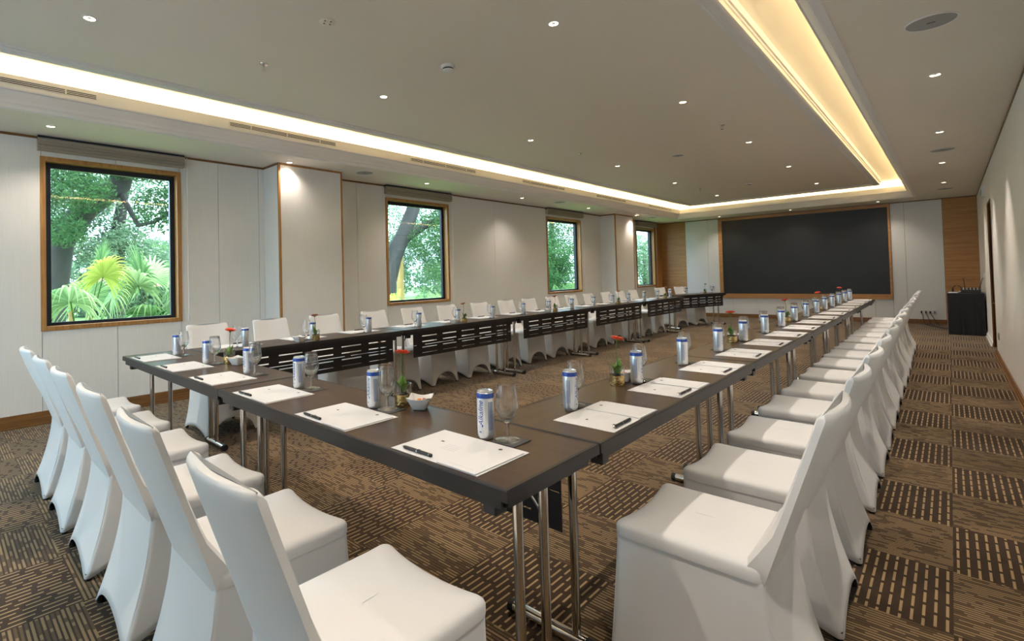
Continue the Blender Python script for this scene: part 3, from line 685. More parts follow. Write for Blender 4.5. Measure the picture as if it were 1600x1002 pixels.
# ================================================================ TABLE SETTINGS
def make_can():
    t = thing('water_can', 'x', 'can'); r = 0.0278
    B().lathe([(0.0225, 0.0), (0.024, 0.002), (0.0268, 0.010), (r, 0.016), (r, 0.1415), (0.0265, 0.1465), (0.0245, 0.1485)], 32, cap1=False).build('body', 'can', t, 40)
    B().lathe([(0.0247, 0.1475), (0.0250, 0.1525), (0.0238, 0.1528), (0.0232, 0.1495), (0.001, 0.1492)], 32, cap0=False).build('lid', 'can', t, 40); lid = t.children[-1]
    B().lathe([(r+0.0004, 0.1310), (r+0.0004, 0.1418), (0.0270, 0.1462)], 32, cap0=False, cap1=False).build('blue_band', 'blue', t, 40)
    # pull tab
    B().box(-0.006, 0.006, -0.010, 0.008, 0.1496, 0.1510).build('pull_tab', 'can', lid)
    def patch(a0, a1, z0, z1, name, mat, rr=0.0003, n=8, shape=None, par=None):
        b = B(); rs = []
        for k in range(n+1):
            q = k/n; a = a0+(a1-a0)*q; zz0, zz1 = (z0, z1) if shape is None else shape(q)
            rs.append([((r+rr)*math.cos(a), (r+rr)*math.sin(a), zz0), ((r+rr)*math.cos(a), (r+rr)*math.sin(a), zz1)])
        b.rings(rs, False, False, False); return b.build(name, mat, par or t, 80)
    # white side (towards the sitter, angle -90 deg) and pale droplet at the foot of it
    A = -PI/2
    lab_ = patch(A-0.55, A+0.62, 0.018, 0.127, 'white_label', 'canwhite', 0.0002, 12)
    patch(A-0.50, A+0.50, 0.017, 0.05, 'droplet_print', 'paper', 0.0005, 14, lambda q: (0.0175, 0.0185+0.032*math.sin(PI*min(1, max(0, q)))**0.7), par=lab_)
    # word, wrapped round the can, reading upwards
    cu = bpy.data.curves.new('word', 'FONT'); cu.body = 'Alkaline'; cu.size = 0.0235; cu.shear = 0.25; cu.resolution_u = 3
    to = bpy.data.objects.new('word_tmp', cu); COL.objects.link(to); bpy.context.view_layer.update()
    me = bpy.data.meshes.new_from_object(to.evaluated_get(bpy.context.evaluated_depsgraph_get())); bpy.data.objects.remove(to)
    xs = [v.co.x for v in me.vertices]; x0, x1 = min(xs), max(xs); sc_ = 0.080/(x1-x0)
    bm = bmesh.new(); bm.from_mesh(me); bmesh.ops.subdivide_edges(bm, edges=[e for e in bm.edges if e.calc_length() > 0.006], cuts=1); bm.to_mesh(me); bm.free()
    for v in me.vertices:
        h = 0.045+(v.co.x-x0)*sc_; s_ = (v.co.y)*1.05; a = A+0.05-(s_-0.009)/r
        v.co = ((r+0.0009)*math.cos(a), (r+0.0009)*math.sin(a), h)
    me.materials.clear(); me.materials.append(M['blue']); wo = bpy.data.objects.new('word', me); COL.objects.link(wo); wo.parent = lab_
    patch(A+0.20, A+0.38, 0.042, 0.05, 'drop_logo', 'blue', 0.0008, 6, lambda q: (0.046-0.006*math.sin(PI*q), 0.046+0.003*math.sin(PI*q)), par=lab_)
    patch(A-0.16, A+0.16, 0.023, 0.028, 'small_print', 'bluepale', 0.0008, 4, par=lab_)
    # small text columns on the flank
    for k in range(4):
        patch(A+0.98+0.16*k, A+1.07+0.16*k, 0.030, 0.120, 'text_column', 'bluepale', 0.0004, 2)
    for k in range(3):
        patch(A-1.05-0.2*k, A-0.96-0.2*k, 0.030, 0.118, 'text_column', 'bluepale', 0.0004, 2)
    return t
CAN = Proto(make_can())
def make_glass():
    t = thing('water_goblet', 'x', 'glass')
    B().lathe([(0.0385, 0.0), (0.0385, 0.0015), (0.030, 0.004), (0.010, 0.0075), (0.0052, 0.012)], 32, cap1=False).build('foot', 'glass', t, 50)
    B().lathe([(0.0052, 0.012), (0.0042, 0.03), (0.0046, 0.045), (0.0075, 0.054)], 20, cap0=False, cap1=False).build('stem', 'glass', t, 50)
    B().lathe([(0.0075, 0.054), (0.016, 0.063), (0.028, 0.078), (0.0345, 0.095), (0.0362, 0.108), (0.0345, 0.130), (0.0315, 0.152), (0.0292, 0.172), (0.0285, 0.1745), (0.0280, 0.172), (0.0300, 0.152), (0.0330, 0.130), (0.0348, 0.108), (0.033, 0.095), (0.0265, 0.079), (0.014, 0.065), (0.001, 0.059)], 36, cap0=False).build('bowl', 'glass', t, 50)
    return t
GL = Proto(make_glass())
def make_sheet():
    t = thing('paper_place_mat', 'x', 'paper'); b = B().box(-0.176, 0.176, -0.116, 0.116, 0, 0.0012); b.build('sheet', 'paper', t)
    for x, y in ((-0.095, -0.075), (-0.095, 0.028)):
        B().box(x-0.006, x+0.006, y-0.004, y+0.004, 0.0012, 0.0015).build('crest', 'ink', t)
    k = B()
    for i in range(4): k.box(-0.06+0.0, 0.00, -0.02+0.012*i, -0.018+0.012*i, 0.0012, 0.00135)
    k.build('print_lines', 'greyink', t); return t
SH = Proto(make_sheet())
def make_note():
    t = thing('notepad', 'x', 'notepad'); B().box(-0.072, 0.072, -0.106, 0.106, 0, 0.0028).build('pad', 'paper', t)
    B().box(-0.0725, 0.0725, -0.1065, 0.1065, 0.0, 0.0012).build('backing', 'greyink', t)
    B().lathe([(0.0065, 0), (0.0065, 0.0003)], 14, (0.002, 0.085, 0.0028)).build('crest', 'ink', t)
    k = B().box(-0.045, 0.05, -0.088, -0.0868, 0.0028, 0.003); k.build('print_lines', 'greyink', t); return t
NP = Proto(make_note())
def make_pen():
    t = thing('ballpoint_pen', 'x', 'pen')
    rot = Matrix.Translation((0, 0, 0.0052)) @ Matrix.Rotation(PI/2, 4, 'Y')
    B().lathe([(0.0045, -0.058), (0.0052, -0.05), (0.0052, 0.052), (0.0045, 0.056)], 14).build('barrel', 'pen', t, 40, xf=rot)
    B().lathe([(0.0008, -0.070), (0.0016, -0.066), (0.0045, -0.058)], 12).build('tip', 'chrome', t, 40, xf=rot)
    B().lathe([(0.0054, -0.001), (0.0054, 0.002)], 14).build('ring', 'chrome', t, 40, xf=rot)
    B().lathe([(0.0054, 0.052), (0.0054, 0.054)], 14).build('end_ring', 'chrome', t, 40, xf=rot)
    B().lathe([(0.0046, 0.055), (0.0048, 0.061), (0.002, 0.064)], 14).build('stylus_end', 'rubber', t, 40, xf=rot)
    return t
PEN = Proto(make_pen())
CO = Proto(thing('coaster', 'x', 'coaster')); B().box(-0.046, 0.046, -0.046, 0.046, 0, 0.0015).build('board', 'coaster', CO.o, None, 0.0004)
def make_vase(petal):
    t = thing('flower_vase', 'x', 'vase')
    B().lathe([(0.034, 0.0), (0.0345, 0.003), (0.0345, 0.046), (0.0335, 0.047)], 28).build('gold_band', 'gold', t, 40)
    B().lathe([(0.0338, 0.046), (0.0345, 0.088), (0.0335, 0.088), (0.0325, 0.048)], 28, cap0=False, cap1=False).build('tumbler', 'glass', t, 50)
    pb = B()
    rnd = random.Random(3)
    for k in range(26):
        a = rnd.uniform(0, 2*PI); rr = rnd.uniform(0, 0.024); s_ = rnd.uniform(0.004, 0.007)
        pb.lathe([(s_*0.5, -s_*0.5), (s_, 0), (s_*0.5, s_*0.6)], 7, (rr*math.cos(a), rr*math.sin(a), 0.050))
    q = pb.build('pebbles', 'pebble', t, 60); q['kind'] = 'stuff'
    B().tube([(0.002, 0, 0.045), (0.004, 0.002, 0.10), (0.0, 0.004, 0.16), (0.006, 0.004, 0.205)], 0.0022, 8).build('stem', 'stem', t, 60); st_ = t.children[-1]
    # broad leaves
    for (az, ln, lean) in ((0.5, 0.085, 0.022), (2.4, 0.070, 0.030), (4.4, 0.060, 0.026)):
        b = B(); rs = []; n = 9
        for i in range(n+1):
            s_ = i/n; w_ = 0.019*math.sin(PI*min(1, s_*0.96+0.02))**0.8*(1.15-0.35*s_); z = 0.046+ln*s_*(1-0.12*s_); rad = 0.004+lean*s_**1.6
            ring = []
            for u in (-1, -0.5, 0, 0.5, 1):
                d_ = rad-0.006*(1-u*u)*math.sin(PI*s_); ring.append((d_*math.cos(az)-u*w_*math.sin(az), d_*math.sin(az)+u*w_*math.cos(az), z))
            rs.append(ring)
        b.rings(rs, False, False, False).build('leaf', 'leaf', st_, 80, solid=0.0006)
    # gerbera head, tilted
    hd = Matrix.Translation((0.007, 0.004, 0.207)) @ Matrix.Rotation(0.22, 4, 'Y')
    b = B(); rp = random.Random(5)
    for lay, (n, ln, up) in enumerate(((20, 0.030, 0.010), (18, 0.026, 0.014), (14, 0.018, 0.016))):
        for k in range(n):
            a = 2*PI*(k+0.5*lay)/n; ca, sa = math.cos(a), math.sin(a); rs = []
            for i in range(5):
                s_ = i/4; rr = 0.004+ln*s_; w_ = 0.0042*math.sin(PI*(0.15+0.78*s_)); z = up*s_**0.8+0.0015*lay
                rs.append([(rr*ca-w_*sa, rr*sa+w_*ca, z), (rr*ca, rr*sa, z-0.001), (rr*ca+w_*sa, rr*sa-w_*ca, z)])
            b.rings(rs, False, False, False)
    p_ = b.build('petals', petal, st_, 80, solid=0.0004, xf=hd); p_['kind'] = 'stuff'
    B().lathe([(0.001, 0.0), (0.008, 0.003), (0.008, 0.009), (0.003, 0.012)], 14).build('flower_centre', 'sepal', st_, 50, xf=hd)
    B().lathe([(0.002, -0.008), (0.007, -0.002), (0.014, 0.003)], 14).build('calyx', 'stem', st_, 50, xf=hd)
    return t
VA = Proto(make_vase('petal')); VB = Proto(make_vase('petaldry'))
def make_bowl():
    t = thing('sweet_bowl', 'x', 'bowl'); n = 12
    def rg(h, z, up=0.0, r=0.2):
        P = rrect(h, -h, h, h*r, 5); return [(x, y, z+up*((abs(x*y))/(h*h))**1.5) for x, y in P]
    B().rings([rg(0.024, 0.0), rg(0.026, 0.002), rg(0.037, 0.026, 0.002), rg(0.046, 0.040, 0.009), rg(0.0475, 0.043, 0.010), rg(0.0445, 0.043, 0.010), rg(0.035, 0.026, 0.002), rg(0.024, 0.010), rg(0.010, 0.007)], True, True).build('bowl_body', 'china', t, 60)
    return t
BO = Proto(make_bowl())
def settings(fr, where, gsuf, full=True):
    du = jit(0.004)
    if full:
        SH.put(loc(fr, 0.0+du, 0.133, TZ+0.0008), fr[1]+jit(0.008), 'large white sheet %s' % where, 'printed sheets'+gsuf)
        NP.put(loc(fr, 0.098+du, 0.124, TZ+0.0026), fr[1]+jit(0.01), 'small white notepad %s' % where, 'notepads'+gsuf)
        PEN.put(loc(fr, -0.078+du, 0.037, TZ+0.0022), fr[1]+PI*0+jit(0.02), 'black pen on the sheet %s' % where, 'black pens'+gsuf)
    CAN.put(loc(fr, -0.014+du, 0.280+jit(0.005), TZ+0.001), fr[1]+jit(0.12), 'silver drink can with blue rim %s' % where, 'drink cans'+gsuf)
    gx = 0.056+jit(0.004); gy = 0.297+jit(0.004)
    CO.put(loc(fr, gx+0.012, gy+0.0, TZ+0.001), fr[1]+0.02, 'dark square coaster %s' % where, 'dark coasters'+gsuf)
    GL.put(loc(fr, gx, gy, TZ+0.0026), fr[1]+jit(0.5), 'clear stemmed goblet %s' % where, 'stemmed goblets'+gsuf)
for k in range(6):
    settings(frame('front', k), 'on the front tables, %s from right' % ORD[k], ' on the front tables')
for k in range(15):
    settings(frame('right', k), 'on the right row, %s from front' % ORD[k], ' on the right row')
for k in range(15):
    settings(frame('left', k), 'on the left row, %s from front' % ORD[k], ' on the left row')
for k, u in enumerate((-0.62, 0.35)):
    settings(aframe(u), 'on the angled far table, %s end' % ('far', 'near')[k], ' on the angled table', full=False)
# vases and sweet bowls
def vase(P, x, y, rz, where): P.put((x, y, TZ+0.001), rz, 'gold banded tumbler with %s flower %s' % ('orange' if P is VA else 'rusty', where), 'flower tumblers')
vase(VA, -0.845, 0.378, 2.0, 'on the front tables, right one'); vase(VA, -2.565, 0.362, 0.3, 'on the front tables, left one')
for k, y in enumerate((1.235, 3.03, 4.83, 6.63, 8.42)):
    vase(VA, -0.333-0.0105*(y-0.45), y+0.01, 1.0+k, 'on the right row, %s from front' % ORD[k])
for k, y in enumerate((1.36, 3.25, 5.11, 7.0, 8.95)):
    vase(VB, -3.15-0.07+0.01, y, 3.0+k*0.7, 'on the left row, %s from front' % ORD[k])
(ax, ay), _ = aframe(-0.30); vase(VB, loc(aframe(-0.30), 0, 0.3, 0)[0], loc(aframe(-0.30), 0, 0.3, 0)[1], 0, 'on the angled far table')
CANDY = {}
def candy(mat):
    if mat not in CANDY:
        b = B().lathe([(0.003, -0.009), (0.007, -0.006), (0.0075, 0.0), (0.007, 0.006), (0.003, 0.009)], 10); b.rings([[(0.006, 0, -0.014), (0, 0.003, -0.014), (-0.006, 0, -0.014), (0, -0.003, -0.014)], [(0.002, 0, -0.008), (0, 0.002, -0.008), (-0.002, 0, -0.008), (0, -0.002, -0.008)]])
        b.rings([[(0.002, 0, 0.008), (0, 0.002, 0.008), (-0.002, 0, 0.008), (0, -0.002, 0.008)], [(0.006, 0, 0.014), (0, 0.003, 0.014), (-0.006, 0, 0.014), (0, -0.003, 0.014)]])
        o = b.build('wrapped_sweet', mat, None, 50); CANDY[mat] = [o, False]
    rec = CANDY[mat]
    if rec[1]: o = rec[0].copy(); COL.objects.link(o)
    else: o = rec[0]; rec[1] = True
    return o
rnd = random.Random(11)
CN = {'candyo': 'orange', 'candyy': 'yellow', 'candyb': 'dark blue', 'candyr': 'red'}
def bowl(x, y, rz, where, sweets=True):
    BO.put((x, y, TZ+0.001), rz, 'white square bowl of sweets %s' % where, 'sweet bowls')
    if not sweets: return
    for i, (mm, dx, dy, dz) in enumerate((('candyy', -0.010, 0.012, 0.0), ('candyo', 0.014, -0.004, 0.0), ('candyb', -0.016, -0.012, 0.0), ('candyr', 0.006, 0.016, 0.011), ('candyo', -0.002, -0.002, 0.013))):
        o = candy(mm); o.location = (x+dx, y+dy, TZ+0.021+dz); o.rotation_euler = (PI/2+rnd.uniform(-.2, .2), rnd.uniform(-.2, .2), rnd.uniform(0, 3))
        tag(o, '%s sweet %s in bowl %s' % (CN[mm], 'on top' if dz else 'low', where), 'sweet', 'sweets in the bowls')
bowl(-0.748, 0.385, 0.6, 'on the front tables, right one'); bowl(-2.475, 0.378, 0.4, 'on the front tables, left one')
for k, y in enumerate((1.385, 3.20, 5.0)): bowl(-0.355-0.0105*(y-0.45), y-0.03, 0.3, 'on the right row, %s from front' % ORD[k], k < 2)
for k, y in enumerate((1.20, 3.09, 4.94, 6.82)): bowl(-3.222, y+0.01, 0.2, 'on the left row, %s from front' % ORD[k], k < 2)
bowl(loc(aframe(-0.18), 0, 0.31, 0)[0], loc(aframe(-0.18), 0, 0.31, 0)[1], 0.2, 'on the angled far table', False)

# ================================================================ CONSOLE in the far right corner
cx0, cx1, cy0, cy1, cz = 0.725, 1.195, 11.79, 12.50, 0.745
t = thing('draped_console_table', 'tall equipment table draped to the floor in black cloth', 'table', ((cx0+cx1)/2, (cy0+cy1)/2, 0))
inv = Matrix.Translation(-Vector(t.location))
P0 = []; NP_ = 96
def drape(z, amp):
    ring = []
    per = [(cx0, cy0), (cx1, cy0), (cx1, cy1), (cx0, cy1)]
    for s_ in range(4):
        a = per[s_]; b = per[(s_+1) % 4]
        for k in range(24):
            q = k/24; x = a[0]+(b[0]-a[0])*q; y = a[1]+(b[1]-a[1])*q; w_ = amp*math.sin((s_*24+k)*1.3+2*math.sin(k*0.7))
            nx, ny = ((0, -1), (1, 0), (0, 1), (-1, 0))[s_]; ring.append((x+nx*w_*(s_ != 1), y+ny*w_, z))
    return ring
B().rings([drape(0.006, 0.010), drape(0.2, 0.008), drape(0.5, 0.004), drape(cz-0.01, 0.0), [(x*0.995+0.005*0.96, y, cz) for x, y, z in drape(cz, 0)]], False, True).build('cloth', 'blackcloth', t, 50, xf=inv)
t = thing('mixing_desk', 'black audio mixer with knobs on the draped table', 'mixer', (1.03, 12.06, cz+0.001))
B().rings([[(-0.12, -0.13, 0), (0.12, -0.13, 0), (0.12, 0.13, 0), (-0.12, 0.13, 0)], [(-0.12, -0.13, 0.045), (0.12, -0.13, 0.045), (0.12, 0.13, 0.085), (-0.12, 0.13, 0.085)]]).build('case', 'black', t, None, 0.004); cs_ = t.children[-1]
for i in range(5):
    for k in range(4): B().lathe([(0.007, 0), (0.006, 0.014)], 10, (-0.09+0.045*i, -0.06+0.05*k, 0.052+0.0075*k)).build('knob', ('plastic', 'chrome')[k % 2], cs_, 40)
t = thing('receiver_box', 'flat black receiver with two thin aerials on the draped table', 'receiver', (1.06, 12.34, cz+0.001))
B().box(-0.11, 0.11, -0.08, 0.08, 0, 0.05).build('case', 'black', t, None, 0.003); cs_ = t.children[-1]
for x, l in ((0.09, 0.05), (-0.09, -0.02)): B().tube([(x, 0.06, 0.04), (x+l, 0.06, 0.26)], [0.006, 0.004], 8).build('aerial', 'black', cs_, 60)
t = thing('headphones', 'black headphones lying behind the mixer on the draped table', 'headphones', (1.05, 12.21, cz+0.052))
t.location = (0.86, 12.34, cz+0.001)
pts = [(0.065*math.cos(a), 0.0, 0.035+0.085*math.sin(a)) for a in [PI*k/12 for k in range(13)]]
B().tube(pts, 0.006, 8).build('headband', 'black', t, 60)
for s_ in (-1, 1): B().tube([(s_*0.045, 0, 0.035), (s_*0.070, 0, 0.035)], 0.032, 18).build('ear_cup', 'black', t, 50)
for i, (x, y, r_) in enumerate(((0.80, 11.93, 0.2), (0.815, 12.10, -0.3))):
    o = B().box(-0.06, 0.06, -0.05, 0.05, 0, 0.004+0.008*i).build('loose_papers', 'paper'); o.location = (x, y, cz+0.001); o.rotation_euler.z = r_
    tag(o, ('flat sheaf of white papers at the front of the draped table', 'thicker white booklet on the draped table behind the flat papers')[i], 'papers')
t = thing('microphone', 'silver headed hand microphone lying at the left of the draped table', 'microphone', (0.89, 12.0, cz+0.021))
rot = Matrix.Rotation(PI/2, 4, 'X')
B().lathe([(0.011, -0.08), (0.015, 0.05)], 14).build('handle', 'black', t, 50, xf=rot); B().lathe([(0.014, 0.05), (0.020, 0.065), (0.019, 0.085), (0.008, 0.097)], 16).build('head', 'chrome', t, 50, xf=rot)

# ================================================================ THE GARDEN OUTSIDE
gb = B().box(-60, XL-0.31, YN-0.31, 70, -0.25, -0.15); struct(gb.build('ground_garden', 'grass'))
struct(B().box(-12, 20, -30, YN-0.31, -0.25, -0.15).build('ground_bounce_added', 'bounceground'))  # unseen ground, added to bounce daylight in through the near window
def leaves(blobs, n, size, seed, asp=0.32, flat=1.0):
    """n leaf blades scattered through ellipsoid blobs [(cx,cy,cz,rx,ry,rz)]"""
    r = random.Random(seed); b = B(); vol = [q[3]*q[4]*q[5] for q in blobs]; tot = sum(vol)
    for q, vq in zip(blobs, vol):
        for _ in range(int(n*vq/tot)):
            while True:
                p = Vector((r.uniform(-1, 1), r.uniform(-1, 1), r.uniform(-1, 1)))
                if 0.25 < p.length < 1: break
            p = p*(0.75+0.25*p.length)
            c_ = Vector((q[0]+p.x*q[3], q[1]+p.y*q[4], q[2]+p.z*q[5]))
            if noise.noise(c_*1.4+Vector((seed, 0, 0))) < -0.12: continue
            d_ = Vector((r.gauss(0, 1), r.gauss(0, 1), r.gauss(0, 0.7)-0.35)).normalized(); s_ = d_.cross(Vector((r.gauss(0, 1), r.gauss(0, 1), r.gauss(0, 1)))).normalized()
            L_ = size*r.uniform(0.6, 1.3); w_ = L_*asp; up = d_.cross(s_)*L_*0.12
            o_ = len(b.v); b.v += [tuple(c_-d_*L_*0.5), tuple(c_+s_*w_*0.5+up), tuple(c_+d_*L_*0.5), tuple(c_-s_*w_*0.5+up)]; b.f.append((o_, o_+1, o_+2, o_+3))
    return b
def tree(name, label, base, trunk, blobs, n, size, seed, mat='fol1', asp=0.32):
    t = thing(name, label, 'tree', base); inv = Matrix.Translation(-Vector(base))
    tb = B()
    for pts, rad in trunk: tb.tube(pts, rad, 10)
    tb.build('trunk', 'bark', t, 60, xf=inv)
    f = leaves(blobs, n, size, seed, asp).build('foliage', mat, t, xf=inv); f['kind'] = 'stuff'
    return t
# big tree seen through the nearest window
tree('shade_tree', 'big leaning dark trunk with feathery leaves outside the nearest window', (-12.5, 0.55, -0.2),
     [([(-12.5, 0.55, -0.2), (-12.45, 0.75, 1.4), (-12.3, 0.85, 2.2), (-12.2, 1.25, 2.9), (-12.1, 1.85, 3.45), (-12.0, 2.1, 4.6), (-12, 2.3, 6.2)], [0.34, 0.27, 0.24, 0.24, 0.22, 0.19, 0.15]),
      ([(-12.3, 0.85, 2.2), (-12.5, 0.4, 2.9), (-12.9, -0.3, 3.8)], [0.16, 0.13, 0.10]), ([(-12.0, 2.1, 4.6), (-11.8, 2.9, 5.0), (-11.6, 3.8, 5.2)], [0.12, 0.08, 0.05]),
      ([(-12.1, 1.85, 3.3), (-11.3, 2.0, 2.5), (-10.9, 2.2, 2.55), (-10.6, 2.7, 3.0)], [0.06, 0.045, 0.035, 0.02])],
     [(-12.0, 1.0, 4.9, 2.4, 2.0, 1.0), (-11.2, 0.7, 3.1, 1.0, 0.9, 0.5), (-11.0, 2.6, 2.85, 0.9, 0.75, 0.55), (-11.4, 0.7, 2.35, 0.8, 0.5, 0.35), (-11.2, 2.1, 3.9, 1.2, 1.1, 0.5)], 60000, 0.10, 21)
tree('shade_tree', 'pale hazy tree standing behind the leaning trunk', (-19, 3.2, -0.2), [([(-19, 3.2, -0.2), (-19, 3.3, 3), (-18.8, 3.6, 6)], [0.25, 0.2, 0.1])],
     [(-19, 2.2, 4.2, 2.2, 2.6, 1.9), (-18.5, 1.0, 2.4, 1.6, 3.2, 1.3), (-19, 3.6, 2.2, 1.8, 1.5, 1.0)], 40000, 0.14, 22, 'fol2')
# forked tree through the second window
tree('forked_tree', 'forked grey trunk rising outside the second window', (-12.0, 8.75, -0.2),
     [([(-12.0, 8.75, -0.2), (-12.0, 8.95, 1.2), (-12.0, 9.25, 1.9), (-12.0, 9.75, 2.7), (-12.0, 10.2, 3.6), (-12.0, 10.35, 5.5)], [0.42, 0.36, 0.30, 0.24, 0.22, 0.18]),
      ([(-12.0, 9.1, 1.5), (-12.0, 8.75, 2.4), (-12.0, 8.75, 3.2), (-12.0, 9.3, 4.3), (-12.0, 9.5, 5.2)], [0.24, 0.20, 0.17, 0.15, 0.12]),
      ([(-12.0, 9.7, 2.5), (-11.9, 10.4, 2.95), (-11.8, 11.3, 3.3)], [0.17, 0.14, 0.08])],
     [(-12.6, 9.6, 5.6, 2.4, 3.0, 1.1), (-11.4, 11.0, 2.5, 1.0, 1.5, 0.95), (-11.0, 10.6, 1.6, 0.8, 0.8, 0.5), (-11.8, 11.6, 3.6, 1.4, 1.1, 0.8)], 60000, 0.10, 23)
tree('shade_tree', 'pale leafy tree behind the forked trunk', (-19, 13.5, -0.2), [([(-19, 13.5, -0.2), (-19, 13.6, 5)], [0.22, 0.1])],
     [(-19, 13.5, 3.2, 1.5, 4.0, 2.6), (-18, 16.5, 2.5, 1.5, 2.5, 2.3)], 44000, 0.14, 24, 'fol2')
tree('leafy_tree', 'dense green tree filling the third window', (-12, 18.3, -0.2), [([(-12, 18.3, -0.2), (-12, 18.4, 4)], [0.2, 0.1])],
     [(-12, 18.6, 2.2, 1.5, 2.2, 2.4), (-11, 17.2, 1.4, 1.2, 1.6, 1.4)], 44000, 0.11, 25)
tree('leafy_tree', 'light green tree beyond the farthest window', (-16, 37.0, -0.2), [([(-16, 37.0, -0.2), (-16, 37, 3)], [0.2, 0.1])],
     [(-16, 37.0, 2.0, 2.0, 4.5, 2.3)], 16000, 0.22, 26, 'fol2')
# a far hedge row that closes the view
for k, (y0, y1) in enumerate(((-8, 2), (2, 12), (12, 24), (24, 40))):
    o = leaves([(-28, (y0+y1)/2, 1.2, 1.6, (y1-y0)/2-0.05, 2.4)], 16000, 0.30, 40+k, 0.5).build('boundary_hedge', 'fol2')
    tag(o, 'far pale boundary hedge, %s stretch from the near end' % ORD[k], 'hedge')
# fan palms
def fan_leaf(b, org, dirv, up, size, n=22, span=200, droop=0.25, seed=0):
    r = random.Random(seed); d = dirv.normalized(); s = d.cross(up).normalized(); nrm = s.cross(d).normalized()
    for k in range(n):
        a = math.radians(-span/2+span*k/(n-1)); dd = (d*math.cos(a)+s*math.sin(a)); ss = (s*math.cos(a)-d*math.sin(a))
        L_ = size*(1-0.25*abs(a)/math.radians(span/2))*r.uniform(0.92, 1.05); rs = []
        for i in range(8):
            q = i/7; w_ = size*math.radians(span/(n-1))*0.52*(q if q < 0.42 else 0.42*(1-q)/0.58)+0.001; dz = -droop*size*max(0, q-0.35)**1.8*2
            p = org+dd*L_*q+nrm*0+Vector((0, 0, dz)); rs.append([p-ss*w_, p+nrm*w_*0.5, p+ss*w_])
        b.rings(rs, False, False, False)
def fan_palm(name, label, base, specs, mat, seed):
    t = thing(name, label, 'palm', base)
    st = B(); st.lathe([(0.10, 0), (0.12, 0.1), (0.08, 0.35)], 10); st.build('crown_base', 'bark', t, 50)
    for i, (az, el, pl, size, droop) in enumerate(specs):
        d = Vector((math.cos(az)*math.cos(el), math.sin(az)*math.cos(el), math.sin(el))); tip = Vector((0, 0, 0.3))+d*pl
        b = B().tube([(0, 0, 0.25), tuple(Vector((0, 0, 0.3))+d*pl*0.5+Vector((0, 0, 0.04))), tuple(tip)], [0.018, 0.012, 0.009], 6)
        b.build('stalk', 'stem', t, 60)
        lf = B(); fan_leaf(lf, tip, (d+Vector((0, 0, -0.15))), Vector((0, 0, 1)), size, 30, 260, droop, seed+i); lf.build('fan_leaf', mat[i % len(mat)], t)
    return t
A_ = math.radians
def spec(*a): return [(A_(p[0]), A_(p[1]), p[2], p[3], p[4]) for p in a]
fan_palm('fan_palm', 'bright fan palm with yellow green leaves low in the nearest window, left', (-7.9, 0.45, -0.15), spec((-20, 60, 1.05, 0.62, 0.9), (30, 72, 1.30, 0.58, 0.5), (95, 68, 1.0, 0.6, 0.5), (160, 60, 1.1, 0.65, 0.4), (-100, 62, 1.1, 0.65, 0.6), (-60, 42, 0.9, 0.6, 0.8), (20, 42, 0.8, 0.6, 0.9), (60, 80, 1.45, 0.5, 0.2)), ['fan', 'fan2', 'fan', 'feather'], 60)
fan_palm('fan_palm', 'tall green fan palm in the middle of the nearest window', (-8.3, 1.55, -0.15), spec((80, 82, 1.35, 0.78, 0.12), (-80, 78, 1.25, 0.74, 0.2), (20, 58, 0.95, 0.65, 0.6), (60, 45, 0.85, 0.65, 0.9), (-30, 50, 0.85, 0.62, 0.8), (180, 70, 1.3, 0.65, 0.3), (-50, 66, 1.2, 0.6, 0.5)), ['fan', 'feather', 'fan'], 70)
fan_palm('fan_palm', 'greyish fan palm in the right corner of the nearest window', (-7.6, 2.05, -0.15), spec((60, 64, 0.85, 0.62, 0.5), (-20, 50, 0.75, 0.6, 0.8), (120, 66, 0.95, 0.6, 0.3), (-90, 50, 0.75, 0.6, 0.9), (-70, 72, 1.05, 0.6, 0.5)), ['fan', 'feather'], 80)
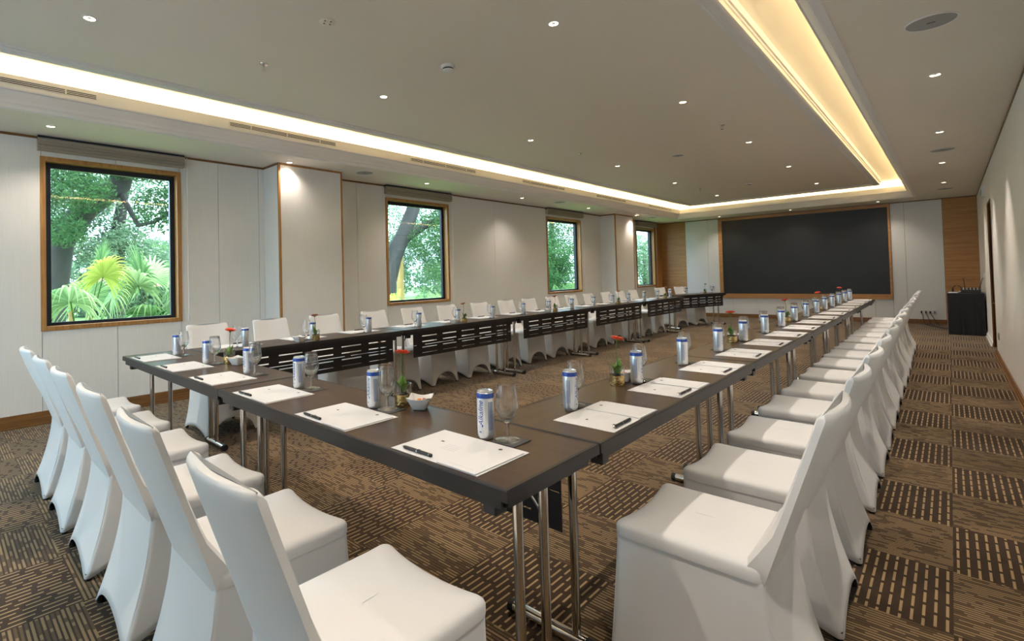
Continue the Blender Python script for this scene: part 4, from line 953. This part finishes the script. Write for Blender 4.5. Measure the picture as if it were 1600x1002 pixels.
def feather_palm(name, label, base, h, nf, L_, mat, seed, el0=35, ll=0.22):
    t = thing(name, label, 'palm', base); r = random.Random(seed)
    if h > 0.3: B().tube([(0, 0, 0), (0.02, 0, h*0.5), (0, 0, h)], [0.09, 0.07, 0.06], 10).build('stem', 'bark', t, 60)
    for i in range(nf):
        az = 2*PI*i/nf+r.uniform(-.2, .2); el = A_(el0+r.uniform(0, 45)); pts = []; p = Vector((0, 0, h)); d = Vector((math.cos(az)*math.cos(el), math.sin(az)*math.cos(el), math.sin(el)))
        for k in range(13): pts.append(p.copy()); p = p+d*L_/12; d = (d+Vector((0, 0, -0.13))).normalized()
        b = B().tube(pts, [0.010*(1-k/14) for k in range(13)], 5)
        for k in range(2, 13):
            for m_ in (0, 0.5):
                if k+m_ > 12: continue
                q = (k+m_)/12; c_ = pts[min(12, k)] if m_ == 0 else (pts[k]+pts[min(12, k+1)])/2; dd = (pts[min(12, k+1)]-pts[k-1]).normalized(); s = dd.cross(Vector((0, 0, 1))).normalized()
                ln = ll*math.sin(PI*(0.12+0.80*q))
                for sg in (-1, 1):
                    tp = c_+(s*sg*0.8+dd*0.55+Vector((0, 0, -0.35))).normalized()*ln; md = (c_+tp)/2+Vector((0, 0, 0.02)); w_ = dd*0.012
                    b.add([c_-w_*0.5, md-w_, tp, md+w_, c_+w_*0.5], [(0, 1, 2, 3, 4)])
        b.build('frond', mat, t)
    return t
feather_palm('feather_palm', 'drooping feathery palm at the right of the nearest window', (-9.6, 2.95, -0.15), 1.35, 22, 1.45, 'feather', 90, 20, 0.36)
for k, (x, y, mt) in enumerate(((-8.8, 6.55, 'fan2'), (-8.6, 7.25, 'feather'), (-8.7, 7.95, 'fan'), (-8.7, 8.6, 'feather'), (-8.8, 13.9, 'feather'), (-8.8, 15.1, 'feather'))):
    feather_palm('feather_palm', 'low feathery palm clump outside the %s window, %s along' % (('second', 'third')[k > 3], ORD[k if k < 4 else k-4]), (x, y, -0.15), 0.15, 18, 1.05, mt, 100+k, 40, 0.24)
# garden pavilion with clay tile roof
t = thing('garden_pavilion', 'small clay tiled garden pavilion glimpsed behind the palms', 'pavilion', (-15.6, 3.4, -0.15))
rf = B().rings([[(-1.6, -2.0, 1.36), (1.6, -2.0, 1.36), (1.6, 2.0, 1.36), (-1.6, 2.0, 1.36)], [(-0.2, -0.9, 1.86), (0.2, -0.9, 1.86), (0.2, 0.9, 1.86), (-0.2, 0.9, 1.86)]]); rf.build('tiled_roof', 'tile', t)
for x in (-1.3, 1.3):
    for y in (-1.7, 1.7): B().box(x-0.05, x+0.05, y-0.05, y+0.05, 0, 1.36).build('post', 'postwood', t)
o = B().box(-0.09, 0.09, -0.09, 0.09, 0, 2.2).build('timber_post', 'postwood'); o.location = (-13.2, 10.55, -0.15); tag(o, 'pale timber garden post seen through the second window', 'post')
o = B().box(-0.15, 0.15, -3.0, 3.0, 0, 2.9).build('garden_wall', 'mortar'); o.location = (-9.5, 26.25, -0.15); tag(o, 'white rendered garden wall outside the farthest window', 'wall')
